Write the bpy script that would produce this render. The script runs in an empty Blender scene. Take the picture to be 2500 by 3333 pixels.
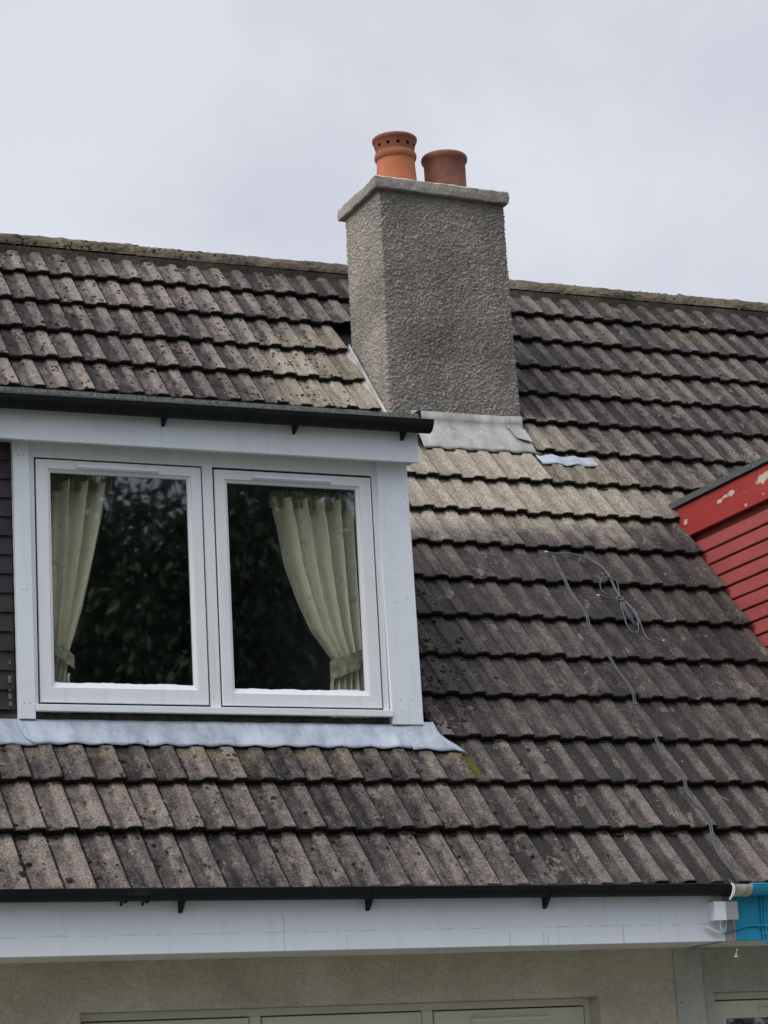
import bpy, math, random
from mathutils import Vector, Matrix, noise
random.seed(7)
S = bpy.context.scene
COL = S.collection
R = math.radians

# ------------------------------------------------------------------ camera
cam_d = bpy.data.cameras.new('camera')
cam = bpy.data.objects.new('camera', cam_d); COL.objects.link(cam)
cr = Vector((0.92093050, -0.38612944, -0.05283055))
cu = Vector((-0.04647075, -0.24338824, 0.96881507))
cf = Vector((0.38694636, 0.88975627, 0.24208738))
M = Matrix((cr, cu, -cf)).transposed().to_4x4()
M.translation = Vector((-5.27202, -10.72107, -1.13506))
cam.matrix_world = M
cam_d.sensor_fit = 'VERTICAL'; cam_d.sensor_height = 36.0; cam_d.sensor_width = 27.0
cam_d.lens = 88.256
cam_d.clip_start = 0.1; cam_d.clip_end = 2000
S.camera = cam

# ------------------------------------------------------------------ sky and sun
SUN_DIR = Vector((-0.68, -0.20, 0.71)).normalized()      # towards the (veiled) sun
sun_el = math.asin(SUN_DIR.z); sun_az = math.atan2(SUN_DIR.x, SUN_DIR.y)
W = bpy.data.worlds.new("World"); S.world = W; W.use_nodes = True
nt = W.node_tree; nt.nodes.clear()
wo = nt.nodes.new('ShaderNodeOutputWorld'); bg = nt.nodes.new('ShaderNodeBackground')
sky = nt.nodes.new('ShaderNodeTexSky'); sky.sky_type = 'NISHITA'; sky.sun_disc = False
sky.sun_elevation = sun_el; sky.sun_rotation = sun_az
tc = nt.nodes.new('ShaderNodeTexCoord')
mp = nt.nodes.new('ShaderNodeMapping'); mp.inputs['Scale'].default_value = (1.0, 1.0, 1.25)
n1 = nt.nodes.new('ShaderNodeTexNoise'); n1.inputs['Scale'].default_value = 5.0; n1.inputs['Detail'].default_value = 7
n1.inputs['Roughness'].default_value = 0.5; n1.inputs['Distortion'].default_value = 0.25
rp = nt.nodes.new('ShaderNodeValToRGB')
rp.color_ramp.elements[0].position = 0.34; rp.color_ramp.elements[0].color = (4.75, 5.05, 5.8, 1)
rp.color_ramp.elements[1].position = 0.62; rp.color_ramp.elements[1].color = (6.45, 6.7, 7.35, 1)
sx = nt.nodes.new('ShaderNodeSeparateXYZ')
er = nt.nodes.new('ShaderNodeValToRGB')                   # overcast: brighter towards the zenith
e = er.color_ramp.elements
e[0].position = 0.15; e[0].color = (1.09, 1.08, 1.07, 1)
e[1].position = 0.85; e[1].color = (2.75, 2.7, 2.65, 1)
q = e.new(0.45); q.color = (0.97, 0.97, 0.97, 1)
mu = nt.nodes.new('ShaderNodeMix'); mu.data_type = 'RGBA'; mu.blend_type = 'MULTIPLY'; mu.inputs[0].default_value = 1
mx = nt.nodes.new('ShaderNodeMix'); mx.data_type = 'RGBA'; mx.inputs[0].default_value = 0.94
L = nt.links.new
L(tc.outputs['Generated'], mp.inputs[0]); L(mp.outputs[0], n1.inputs['Vector']); L(n1.outputs['Fac'], rp.inputs[0])
L(tc.outputs['Generated'], sx.inputs[0]); L(sx.outputs['Z'], er.inputs[0])
L(rp.outputs[0], mu.inputs[6]); L(er.outputs[0], mu.inputs[7])
L(sky.outputs[0], mx.inputs[6]); L(mu.outputs[2], mx.inputs[7])
L(mx.outputs[2], bg.inputs['Color']); bg.inputs['Strength'].default_value = 0.1
L(bg.outputs[0], wo.inputs['Surface'])

sd = bpy.data.lights.new('sun', 'SUN'); sd.energy = 1.8; sd.angle = R(30); sd.color = (1.0, 0.95, 0.87)
so = bpy.data.objects.new('sun', sd); COL.objects.link(so)
so.rotation_euler = (-SUN_DIR).to_track_quat('-Z', 'Y').to_euler()

S.view_settings.view_transform = 'Standard'; S.view_settings.look = 'None'
S.view_settings.exposure = 0.22; S.view_settings.gamma = 1.0
S.view_settings.use_curve_mapping = False

# ------------------------------------------------------------------ material helper
class NT:
    def __init__(s, name, rough=0.8, spec=0.3):
        s.m = bpy.data.materials.new(name); s.m.use_nodes = True
        s.t = s.m.node_tree; s.b = s.t.nodes['Principled BSDF']
        s.b.inputs['Roughness'].default_value = rough
        s.b.inputs['Specular IOR Level'].default_value = spec
        s.co = s.t.nodes.new('ShaderNodeTexCoord').outputs['Object']
    def node(s, ty): return s.t.nodes.new(ty)
    def link(s, a, b): s.t.links.new(a, b)
    def setin(s, inp, v):
        if hasattr(v, 'is_linked'): s.link(v, inp)
        else:
            if isinstance(v, tuple) and len(v) == 3 and inp.type == 'RGBA': v = v + (1,)
            inp.default_value = v
    def mapping(s, scale, rot=(0, 0, 0)):
        n = s.node('ShaderNodeMapping'); n.inputs['Scale'].default_value = scale; n.inputs['Rotation'].default_value = rot
        s.link(s.co, n.inputs[0]); return n.outputs[0]
    def noise(s, scale, detail=4, rough=0.55, vec=None, dist=0):
        n = s.node('ShaderNodeTexNoise'); n.inputs['Scale'].default_value = scale
        n.inputs['Detail'].default_value = detail; n.inputs['Roughness'].default_value = rough
        n.inputs['Distortion'].default_value = dist
        s.link(vec or s.co, n.inputs['Vector']); return n.outputs['Fac']
    def voro(s, scale, vec=None, feature='F1', out='Distance', rnd=1.0):
        n = s.node('ShaderNodeTexVoronoi'); n.feature = feature; n.inputs['Scale'].default_value = scale
        n.inputs['Randomness'].default_value = rnd
        s.link(vec or s.co, n.inputs['Vector']); return n.outputs[out]
    def ramp(s, f, stops):
        n = s.node('ShaderNodeValToRGB'); el = n.color_ramp.elements
        for i, (p, c) in enumerate(stops):
            k = el[i] if i < 2 else el.new(p)
            k.position = p
            if not isinstance(c, tuple): c = (c, c, c)
            k.color = c + (1,)
        s.link(f, n.inputs[0]); return n.outputs[0]
    def mix(s, f, a, b, mode='MIX'):
        n = s.node('ShaderNodeMix'); n.data_type = 'RGBA'; n.blend_type = mode
        s.setin(n.inputs[0], f); s.setin(n.inputs[6], a); s.setin(n.inputs[7], b); return n.outputs[2]
    def math(s, op, a, b=0.0, clamp=False):
        n = s.node('ShaderNodeMath'); n.operation = op; n.use_clamp = clamp
        s.setin(n.inputs[0], a); s.setin(n.inputs[1], b); return n.outputs[0]
    def attr(s, name):
        n = s.node('ShaderNodeAttribute'); n.attribute_name = name; return n.outputs['Fac']
    def island(s):
        return s.node('ShaderNodeNewGeometry').outputs['Random Per Island']
    def bump(s, h, strength=0.5, dist=0.01, normal=None):
        n = s.node('ShaderNodeBump'); n.inputs['Strength'].default_value = strength; n.inputs['Distance'].default_value = dist
        s.link(h, n.inputs['Height'])
        if normal: s.link(normal, n.inputs['Normal'])
        return n.outputs[0]
    def done(s, col, normal=None, rough=None):
        s.setin(s.b.inputs['Base Color'], col)
        if normal: s.link(normal, s.b.inputs['Normal'])
        if rough is not None: s.setin(s.b.inputs['Roughness'], rough)
        return s.m

def mat_tile(name, tone=1.0, warm=(1, 1, 1), pit=0.5):
    k = NT(name, 0.92, 0.2)
    big = k.noise(1.1, 4); mid = k.noise(9, 5, 0.6); fine = k.noise(80, 5, 0.78); grain = k.noise(190, 3, 0.8)
    isl = k.island()
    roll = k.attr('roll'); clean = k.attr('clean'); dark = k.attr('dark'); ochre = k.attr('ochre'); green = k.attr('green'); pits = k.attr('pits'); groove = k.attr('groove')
    streak = k.noise(26, 5, 0.65, k.mapping((1.0, 0.22, 0.22)))
    patch = k.noise(17, 5, 0.7, k.mapping((1.0, 0.6, 0.6)))
    lich = k.math('ADD', k.math('MULTIPLY', fine, 0.42), k.math('MULTIPLY', streak, 0.36))
    lich = k.math('ADD', lich, k.math('MULTIPLY', patch, 0.36))
    lich = k.math('ADD', lich, k.math('MULTIPLY', k.math('SUBTRACT', roll, 0.5), k.attr('rollk')))  # roll tops lighter than valleys: shading and dirt both painted in
    lich = k.math('ADD', lich, k.math('MULTIPLY', k.math('SUBTRACT', isl, 0.5), 0.13))
    lich = k.math('ADD', lich, k.math('MULTIPLY', k.math('SUBTRACT', big, 0.5), 0.30))
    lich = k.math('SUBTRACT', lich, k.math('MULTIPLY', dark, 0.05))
    lich = k.math('SUBTRACT', lich, k.math('MULTIPLY', groove, 0.26))
    t = tone
    lich = k.math('ADD', k.math('MULTIPLY', k.math('SUBTRACT', lich, 0.56), 1.3), 0.555)
    base = k.ramp(lich, [(0.38, (0.024*t, 0.022*t, 0.024*t)), (0.82, (0.285*t*warm[0], 0.262*t*warm[1], 0.242*t*warm[2])),
                         (0.50, (0.066*t, 0.060*t, 0.062*t)), (0.62, (0.140*t*warm[0], 0.128*t*warm[1], 0.122*t*warm[2]))])
    # plum and ochre tint that differs from tile to tile
    tint = k.ramp(mid, [(0.35, (1.03, 0.94, 0.95)), (0.65, (1.04, 1.0, 0.90))])
    base = k.mix(0.85, base, tint, 'MULTIPLY')
    soot_shade = k.math('MULTIPLY', dark, k.ramp(k.math('ADD', k.math('MULTIPLY', patch, 0.6), k.math('MULTIPLY', mid, 0.4)), [(0.30, 0.95), (0.72, 0.45)]))  # dirt, plus the shade beside dormer and chimney painted into the tile colour
    base = k.mix(soot_shade, base, k.mix(mid, (0.046, 0.041, 0.041), (0.062, 0.052, 0.047)))
    # patches where the lichen has flaked off, with hard outlines
    fl = k.noise(13, 6, 0.75, k.mapping((1, 0.7, 0.7)), 0.5)
    base = k.mix(k.ramp(fl, [(0.585, 0.0), (0.615, 0.55)]), base, (0.042, 0.036, 0.036))
    fl2 = k.noise(11, 6, 0.75, k.mapping((0.9, 0.6, 0.65)), 0.4)
    base = k.mix(k.ramp(fl2, [(0.60, 0.0), (0.63, 0.5)]), base, (0.27, 0.235, 0.19))
    # washed clean tiles below lead
    cl = k.math('ADD', clean, k.math('MULTIPLY', k.math('SUBTRACT', mid, 0.5), 1.1))
    cl = k.math('MULTIPLY', k.ramp(cl, [(0.30, 0.0), (0.72, 1.0)]), clean)
    bz = k.math('ADD', k.math('MULTIPLY', streak, 0.55), k.math('MULTIPLY', fine, 0.40)); bz = k.math('ADD', bz, k.math('MULTIPLY', k.math('SUBTRACT', isl, 0.2), 0.24)); bz = k.math('SUBTRACT', bz, k.math('MULTIPLY', groove, 0.34)); bz = k.math('ADD', bz, k.math('MULTIPLY', k.math('SUBTRACT', roll, 0.5), 0.10)); bz = k.math('ADD', bz, k.math('MULTIPLY', k.math('SUBTRACT', patch, 0.5), 0.3))  # roll term paints the rolls' shading into the beige
    beige = k.ramp(bz, [(0.30, (0.085, 0.070, 0.054)), (0.74, (0.42, 0.375, 0.305)), (0.50, (0.225, 0.193, 0.152))])
    base = k.mix(cl, base, beige)
    och = k.math('MULTIPLY', k.ramp(k.math('ADD', ochre, k.math('SUBTRACT', mid, 0.5)), [(0.35, 0.0), (0.7, 0.75)]), 1.0)
    base = k.mix(och, base, (0.215, 0.165, 0.085))
    # grey lichen discs
    v = k.voro(26); base = k.mix(k.math('MULTIPLY', k.ramp(v, [(0.10, 0.45), (0.17, 0.0)]), k.ramp(mid, [(0.5, 0.0), (0.6, 1.0)])), base, (0.27, 0.25, 0.22))
    # dark pits of moss
    pv = k.voro(21, k.mapping((1, 0.62, 0.62))); pn = k.math('ADD', pv, k.math('MULTIPLY', k.math('SUBTRACT', fine, 0.5), 0.35))
    pmask = k.math('MULTIPLY', k.ramp(pn, [(0.15, 1.0), (0.24, 0.0)]), k.ramp(k.math('ADD', k.math('MULTIPLY', mid, 0.7), k.math('MULTIPLY', pits, 0.6)), [(0.45, 0.0), (0.62, 0.9)]))
    base = k.mix(pmask, base, (0.014, 0.013, 0.013))
    # green moss stain
    gm = k.ramp(k.math('ADD', green, k.math('MULTIPLY', k.math('SUBTRACT', fine, 0.5), 1.4)), [(0.45, 0.0), (0.75, 0.9)])
    base = k.mix(gm, base, (0.10, 0.095, 0.016))
    # salt and pepper grain
    base = k.mix(0.75, base, k.ramp(grain, [(0.30, 0.35), (0.70, 1.65)]), 'MULTIPLY')
    base = k.mix(0.85, base, k.ramp(k.noise(120, 3, 0.8), [(0.36, 0.35), (0.66, 1.75), (0.50, 0.95)]), 'MULTIPLY')
    # rare white specks
    sp = k.voro(7.5); base = k.mix(k.ramp(sp, [(0.025, 0.85), (0.04, 0.0)]), base, (0.55, 0.55, 0.53))
    h = k.math('ADD', k.math('MULTIPLY', fine, 0.6), k.math('MULTIPLY', grain, 0.35))
    h = k.math('SUBTRACT', h, k.math('MULTIPLY', pmask, 0.5))
    nrm = k.bump(h, 1.0, 0.011)
    return k.done(base, nrm)
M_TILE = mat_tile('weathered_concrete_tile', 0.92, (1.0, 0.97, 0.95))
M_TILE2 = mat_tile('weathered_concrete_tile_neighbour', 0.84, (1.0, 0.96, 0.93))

def mat_simple(name, c1, c2, scale=12, rough=0.8, bump=0.2, bscale=90, spec=0.3, bd=0.004):
    k = NT(name, rough, spec)
    a = k.noise(scale, 5, 0.6)
    return k.done(k.ramp(a, [(0.3, c1), (0.7, c2)]), k.bump(k.noise(bscale, 4, 0.6), bump, bd) if bump else None)
M_EDGE = mat_simple('mossy_shaded_tile_edge', (0.008, 0.008, 0.009), (0.030, 0.027, 0.024), 30, 0.95, 0.8, 120)  # moss and algae, with the shade under the laps put into the colour
M_DECK = mat_simple('roof_felt_dark', (0.012, 0.012, 0.013), (0.03, 0.028, 0.027), 20, 0.95)
M_MOSS = mat_simple('dark_moss', (0.010, 0.009, 0.008), (0.040, 0.033, 0.022), 40, 1.0, 0.8, 200)
M_GMOSS = mat_simple('green_moss', (0.045, 0.042, 0.012), (0.13, 0.115, 0.022), 40, 1.0, 0.8, 200)

def mat_paint(name, col, dirt=(0.35, 0.36, 0.33), amount=0.25, rough=0.5, flecks=True):
    k = NT(name, rough, 0.35)
    d = k.noise(3.0, 6, 0.65, k.mapping((1, 1, 0.5)))
    d2 = k.noise(30, 4, 0.6, k.mapping((0.12, 1, 1)))
    f = k.math('MULTIPLY', k.ramp(k.math('ADD', k.math('MULTIPLY', d, 0.7), k.math('MULTIPLY', d2, 0.3)), [(0.48, 0.0), (0.75, 1.0)]), amount)
    c = k.mix(f, col, dirt)
    if flecks:
        v = k.voro(8); c = k.mix(k.ramp(v, [(0.016, 0.6), (0.028, 0.0)]), c, (0.16, 0.15, 0.13))
        dr = k.noise(34, 4, 0.6, k.mapping((1, 1, 0.05))); c = k.mix(k.math('MULTIPLY', k.ramp(dr, [(0.54, 0.0), (0.72, 1.0)]), 0.17), c, (0.40, 0.41, 0.36))
    brush = k.noise(60, 4, 0.6, k.mapping((0.06, 1, 1)))
    return k.done(c, k.bump(brush, 0.10, 0.004))
M_WHITE = mat_paint('white_gloss_paint', (0.75, 0.79, 0.86))
M_FRAME = mat_paint('white_window_paint', (0.765, 0.79, 0.82), (0.45, 0.44, 0.40), 0.2, 0.42)
M_FRAME2 = mat_paint('olive_cream_window_paint', (0.60, 0.60, 0.50), (0.36, 0.35, 0.27), 0.3, 0.45)  # darker and more olive than the dormer's window paint
M_SOFFIT = mat_paint('soffit_paint', (0.62, 0.66, 0.62), (0.25, 0.28, 0.22), 0.4)
M_BLUE = mat_paint('turquoise_paint', (0.020, 0.30, 0.50), (0.01, 0.17, 0.30), 0.35, 0.4, False)
M_BOXGREY = mat_paint('grey_primer', (0.36, 0.35, 0.36), (0.24, 0.23, 0.23), 0.4, 0.6)

# eave board: as white paint with a long hairline crack
def mat_fascia():
    k = NT('cracked_white_board', 0.5, 0.35)
    d = k.noise(2.2, 6, 0.65, k.mapping((0.5, 1, 1.0)))
    c = k.mix(k.math('MULTIPLY', k.ramp(d, [(0.5, 0.0), (0.72, 1.0)]), 0.16), (0.755, 0.795, 0.86), (0.40, 0.42, 0.38))
    dr = k.noise(26, 5, 0.65, k.mapping((1, 1, 0.06))); c = k.mix(k.math('MULTIPLY', k.ramp(dr, [(0.53, 0.0), (0.72, 1.0)]), 0.15), c, (0.38, 0.40, 0.34))
    sp = k.node('ShaderNodeSeparateXYZ'); k.link(k.co, sp.inputs[0])
    w = k.math('MULTIPLY', k.math('SUBTRACT', k.noise(5.0, 5, 0.6, k.mapping((1, 0, 0))), 0.5), 0.022)
    dz = k.math('ABSOLUTE', k.math('SUBTRACT', k.math('ADD', sp.outputs['Z'], 0.208), w))
    line = k.math('MULTIPLY', k.ramp(dz, [(0.0005, 0.8), (0.0018, 0.0)]), k.ramp(k.noise(9, 4, 0.7, k.mapping((1, 0, 0))), [(0.44, 0.0), (0.58, 0.75)]))
    c = k.mix(line, c, (0.30, 0.30, 0.30))
    wx = k.math('MULTIPLY', k.math('SUBTRACT', k.noise(14, 4, 0.6, k.mapping((0, 0, 1))), 0.5), 0.010)
    xx = k.math('ADD', sp.outputs['X'], wx)
    for x0, zt, st in ((-1.225, 0.13, 0.55), (-0.92, 0.225, 0.4), (-0.10, 0.225, 0.6), (0.075, 0.235, 0.5), (0.098, 0.245, 0.5), (0.50, 0.205, 0.7)):
        dx = k.math('ABSOLUTE', k.math('SUBTRACT', xx, x0))
        m_ = k.math('MULTIPLY', k.ramp(dx, [(0.0008, st), (0.0022, 0.0)]), k.math('LESS_THAN', sp.outputs['Z'], -zt))
        c = k.mix(m_, c, (0.22, 0.21, 0.20))
    brush = k.noise(60, 4, 0.6, k.mapping((0.06, 1, 1)))
    return k.done(c, k.bump(brush, 0.10, 0.004))
M_FASCIA = mat_fascia()

def mat_red(name, spots, c0, c1):
    k = NT(name, 0.5, 0.3)
    n = k.noise(6, 5, 0.6, k.mapping((1, 0.3, 1))); f = k.noise(55, 4, 0.65); b = k.noise(22, 5, 0.7, dist=0.6)
    c = k.ramp(k.math('ADD', k.math('MULTIPLY', n, 0.7), k.math('MULTIPLY', f, 0.3)), [(0.36, c0), (0.64, c1)])
    sc = k.ramp(k.noise(30, 5, 0.7, k.mapping((1, 0.25, 1))), [(0.60, 0.0), (0.72, 0.5)]); c = k.mix(sc, c, (0.45, 0.17, 0.16))
    h = k.math('MULTIPLY', f, 0.4)
    if spots:
        best = None
        for y, z, ry, rz in spots:
            mp_ = k.node('ShaderNodeMapping'); mp_.inputs['Location'].default_value = (0, -y / ry, -z / rz); mp_.inputs['Scale'].default_value = (0, 1 / ry, 1 / rz)
            k.link(k.co, mp_.inputs[0]); ln = k.node('ShaderNodeVectorMath'); ln.operation = 'LENGTH'; k.link(mp_.outputs[0], ln.inputs[0])
            best = ln.outputs['Value'] if best is None else k.math('MINIMUM', best, ln.outputs['Value'])
        p = k.math('ADD', best, k.math('MULTIPLY', k.math('SUBTRACT', b, 0.5), 3.4))
        c = k.mix(k.ramp(p, [(0.95, 0.7), (1.25, 0.0)]), c, (0.20, 0.03, 0.028))
        msk = k.ramp(p, [(0.88, 1.0), (0.95, 0.0)]); c = k.mix(msk, c, (0.58, 0.47, 0.36))
        h = k.math('SUBTRACT', h, k.math('MULTIPLY', msk, 0.8))
    return k.done(c, k.bump(h, 0.5, 0.006))
SPOTS = [(1.575, 2.378, .035, .012), (1.51, 2.392, .03, .014), (1.43, 2.396, .05, .016), (1.10, 2.388, .06, .026), (1.03, 2.398, .05, .022), (1.981, 2.357, .02, .018), (1.10, 2.30, .012, .008), (1.29, 2.285, .012, .008)]
M_REDF = mat_red('peeling_red_paint', SPOTS, (0.29, 0.034, 0.034), (0.40, 0.050, 0.046))
M_REDB = mat_red('faded_red_boards', None, (0.27, 0.055, 0.056), (0.39, 0.088, 0.086))

M_BLACK = mat_simple('black_gutter_plastic', (0.006, 0.007, 0.010), (0.012, 0.013, 0.016), 8, 0.6, 0.1, 60, 0.2)
M_FELT = mat_simple('mineral_felt', (0.03, 0.038, 0.04), (0.17, 0.185, 0.175), 70, 0.95, 0.8, 160, 0.2, 0.006)
M_DARKBOARD = mat_simple('dark_brown_boards', (0.022, 0.018, 0.021), (0.042, 0.033, 0.036), 9, 0.6, 0.2, 70)
M_SMEAR = mat_simple('thin_white_smear', (0.045, 0.042, 0.045), (0.22, 0.21, 0.21), 60, 0.7, 0)
M_OLDWOOD = mat_simple('rotten_wood', (0.035, 0.03, 0.025), (0.12, 0.105, 0.085), 25, 0.95, 0.8, 60)

def mat_lead(name, cs):
    k = NT(name, 0.55, 0.4)
    a = k.noise(5, 6, 0.6, dist=0.4); b = k.noise(14, 5, 0.65, k.mapping((1, 0.3, 0.3)))
    c = k.ramp(k.math('ADD', k.math('MULTIPLY', a, 0.55), k.math('MULTIPLY', b, 0.45)), [(0.36, cs[0]), (0.50, cs[1]), (0.64, cs[2])])
    st = k.ramp(k.noise(6, 6, 0.7, k.mapping((1.2, 0.5, 0.5))), [(0.53, 0.0), (0.70, 0.6)])
    c = k.mix(st, c, (0.25, 0.225, 0.175))
    cr = k.ramp(k.noise(38, 5, 0.7, k.mapping((1, 0.25, 0.25))), [(0.62, 0.0), (0.70, 0.5)]); c = k.mix(cr, c, (0.15, 0.15, 0.15))
    sp = k.ramp(k.voro(16, k.mapping((1, 0.45, 0.45))), [(0.045, 0.8), (0.07, 0.0)])
    c = k.mix(sp, c, (0.72, 0.72, 0.72))
    k.b.inputs['Metallic'].default_value = 0.15
    return k.done(c, k.bump(k.math('ADD', a, k.noise(40, 3, 0.5)), 0.35, 0.01))
M_LEAD = mat_lead('weathered_lead', ((0.22, 0.245, 0.28), (0.34, 0.39, 0.47), (0.47, 0.51, 0.57)))
M_LEAD2 = mat_lead('old_grey_lead', ((0.19, 0.19, 0.18), (0.31, 0.312, 0.305), (0.43, 0.43, 0.41)))

def mat_harl(name, c0, c1, c2, bscale=62, bs=0.9, bd=0.012):
    k = NT(name, 0.95, 0.15)
    a = k.noise(2.5, 5, 0.6); b = k.noise(bscale, 3, 0.6, dist=0.8); g = k.noise(300, 2, 0.6)
    c = k.ramp(k.math('ADD', k.math('MULTIPLY', a, 0.6), k.math('MULTIPLY', b, 0.4)), [(0.35, c0), (0.52, c1), (0.68, c2)])
    c = k.mix(0.5, c, k.ramp(g, [(0.35, 0.65), (0.65, 1.3)]), 'MULTIPLY')
    run = k.noise(9, 5, 0.65, k.mapping((1, 1, 0.12)))
    c = k.mix(k.ramp(run, [(0.52, 0.0), (0.70, 0.38)]), c, c0)
    pv = k.ramp(k.voro(9), [(0.03, 0.8), (0.05, 0.0)])
    c = k.mix(pv, c, (0.03, 0.028, 0.024))
    return k.done(c, k.bump(b, bs, bd))
M_HARL = mat_harl('chimney_roughcast', (0.205, 0.187, 0.175), (0.342, 0.312, 0.285), (0.485, 0.442, 0.392), 150, 0.6, 0.006)
M_CAP = mat_harl('concrete_cope', (0.20, 0.18, 0.165), (0.32, 0.295, 0.265), (0.44, 0.41, 0.37), 50, 0.6, 0.008)
M_BED = mat_harl('mossy_bedding', (0.022, 0.020, 0.017), (0.055, 0.048, 0.038), (0.12, 0.105, 0.08), 45, 0.8, 0.01)
M_MORTAR = mat_harl('pale_mortar', (0.36, 0.35, 0.33), (0.50, 0.49, 0.47), (0.60, 0.59, 0.57), 40, 0.5, 0.006)
M_WALL = mat_harl('house_harling', (0.43, 0.385, 0.30), (0.56, 0.505, 0.40), (0.66, 0.61, 0.50), 55, 1.0, 0.014)
M_WALL2 = mat_harl('neighbour_harling', (0.30, 0.31, 0.26), (0.39, 0.40, 0.34), (0.46, 0.47, 0.40), 45, 0.8, 0.010)
M_BAND = mat_harl('smooth_render_band', (0.33, 0.34, 0.29), (0.41, 0.42, 0.365), (0.48, 0.485, 0.43), 30, 0.3, 0.005)
M_RIDGE = mat_harl('ridge_tile_concrete', (0.035, 0.030, 0.025), (0.115, 0.097, 0.072), (0.22, 0.185, 0.14), 38, 0.8, 0.010)

def mat_pot(name, c0, c1, soot_shade):
    k = NT(name, 0.8, 0.25)
    a = k.noise(7, 5, 0.6); f = k.noise(80, 3, 0.6)
    c = k.ramp(a, [(0.35, c0), (0.65, c1)])
    sep = k.node('ShaderNodeSeparateXYZ'); k.link(k.co, sep.inputs[0])
    s = k.ramp(k.math('ADD', sep.outputs['Z'], k.math('MULTIPLY', k.math('SUBTRACT', a, 0.5), 0.12)), [(0.22, 0.0), (0.30, soot_shade)])
    c = k.mix(s, c, (0.16, 0.060, 0.035))
    c = k.mix(0.4, c, k.ramp(f, [(0.35, 0.7), (0.65, 1.25)]), 'MULTIPLY')
    return k.done(c, k.bump(f, 0.25, 0.003))
M_POT1 = mat_pot('terracotta_orange', (0.40, 0.130, 0.060), (0.50, 0.175, 0.085), 0.8)
M_POT2 = mat_pot('terracotta_brown', (0.17, 0.075, 0.056), (0.28, 0.115, 0.075), 0.55)
M_SOOT = mat_simple('soot_shade', (0.010, 0.009, 0.008), (0.02, 0.018, 0.016), 20, 1.0)

def mat_glass():
    m = bpy.data.materials.new('window_glass'); m.use_nodes = True; t = m.node_tree; t.nodes.clear()
    o = t.nodes.new('ShaderNodeOutputMaterial'); mxs = t.nodes.new('ShaderNodeMixShader')
    tr = t.nodes.new('ShaderNodeBsdfTransparent'); tr.inputs[0].default_value = (0.96, 0.98, 0.965, 1)
    gl = t.nodes.new('ShaderNodeBsdfGlossy'); gl.inputs['Roughness'].default_value = 0.018; gl.inputs['Color'].default_value = (0.86, 0.94, 1.0, 1)
    lw = t.nodes.new('ShaderNodeLayerWeight'); lw.inputs['Blend'].default_value = 0.5
    pw = t.nodes.new('ShaderNodeMath'); pw.operation = 'POWER'; pw.inputs[1].default_value = 5.0; t.links.new(lw.outputs['Facing'], pw.inputs[0])
    fr = t.nodes.new('ShaderNodeMath'); fr.operation = 'MULTIPLY_ADD'; fr.inputs[1].default_value = 0.9; fr.inputs[2].default_value = 0.16; t.links.new(pw.outputs[0], fr.inputs[0])
    c = t.nodes.new('ShaderNodeTexCoord'); n = t.nodes.new('ShaderNodeTexNoise'); n.inputs['Scale'].default_value = 2.5
    b = t.nodes.new('ShaderNodeBump'); b.inputs['Strength'].default_value = 0.02; b.inputs['Distance'].default_value = 0.02
    t.links.new(c.outputs['Object'], n.inputs['Vector']); t.links.new(n.outputs['Fac'], b.inputs['Height']); t.links.new(b.outputs[0], gl.inputs['Normal'])
    t.links.new(fr.outputs[0], mxs.inputs[0]); t.links.new(tr.outputs[0], mxs.inputs[1]); t.links.new(gl.outputs[0], mxs.inputs[2])
    t.links.new(mxs.outputs[0], o.inputs['Surface']); return m
M_GLASS = mat_glass()
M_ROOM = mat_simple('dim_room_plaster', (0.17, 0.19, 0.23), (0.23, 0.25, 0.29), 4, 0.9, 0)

def mat_curtain():
    k = NT('damask_curtain', 0.85, 0.2)
    a = k.voro(16, feature='SMOOTH_F1'); b = k.noise(18, 4, 0.6, dist=1.5)
    f = k.math('ADD', k.math('MULTIPLY', a, 0.5), k.math('MULTIPLY', b, 0.5))
    c = k.ramp(f, [(0.40, (0.76, 0.73, 0.59)), (0.55, (0.81, 0.78, 0.65)), (0.62, (0.58, 0.56, 0.43))])
    k.b.inputs['Sheen Weight'].default_value = 0.2
    return k.done(c, k.bump(k.noise(220, 2, 0.5), 0.2, 0.002))
M_CURT = mat_curtain()
M_TIE = mat_simple('damask_tieback', (0.19, 0.19, 0.13), (0.44, 0.43, 0.31), 30, 0.85, 0.3, 150)  # dark reflection over the curtain headings put into the cloth colour
M_CABLE = mat_simple('grey_cable', (0.045, 0.050, 0.065), (0.10, 0.107, 0.13), 15, 0.5, 0)
M_CABLEEND = mat_simple('pale_cable_end', (0.60, 0.56, 0.45), (0.7, 0.66, 0.55), 15, 0.5, 0)
M_CLIP = mat_simple('cable_tie', (0.10, 0.10, 0.11), (0.15, 0.15, 0.16), 15, 0.5, 0)
M_WIRE_W = mat_simple('white_cable', (0.62, 0.62, 0.6), (0.74, 0.74, 0.73), 25, 0.5, 0)
M_WIRE_R = mat_simple('red_wire', (0.32, 0.08, 0.07), (0.42, 0.12, 0.10), 25, 0.5, 0)
M_UNION = mat_simple('dirty_white_plastic', (0.28, 0.27, 0.22), (0.62, 0.60, 0.53), 22, 0.6, 0.3)
M_GRASS = mat_simple('lawn_grass', (0.06, 0.068, 0.042), (0.11, 0.12, 0.08), 3, 1.0, 0.8, 40, 0.2, 0.05)
M_SLAB = mat_simple('concrete_paving', (0.17, 0.165, 0.155), (0.27, 0.26, 0.245), 4, 0.9, 0.5, 70)
M_BARK = mat_simple('bark', (0.04, 0.032, 0.025), (0.10, 0.085, 0.065), 10, 1.0, 0.8, 30, 0.2, 0.03)
M_NAIL = mat_simple('filled_nail_hole', (0.22, 0.22, 0.22), (0.30, 0.29, 0.29), 30, 0.8, 0)
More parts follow.
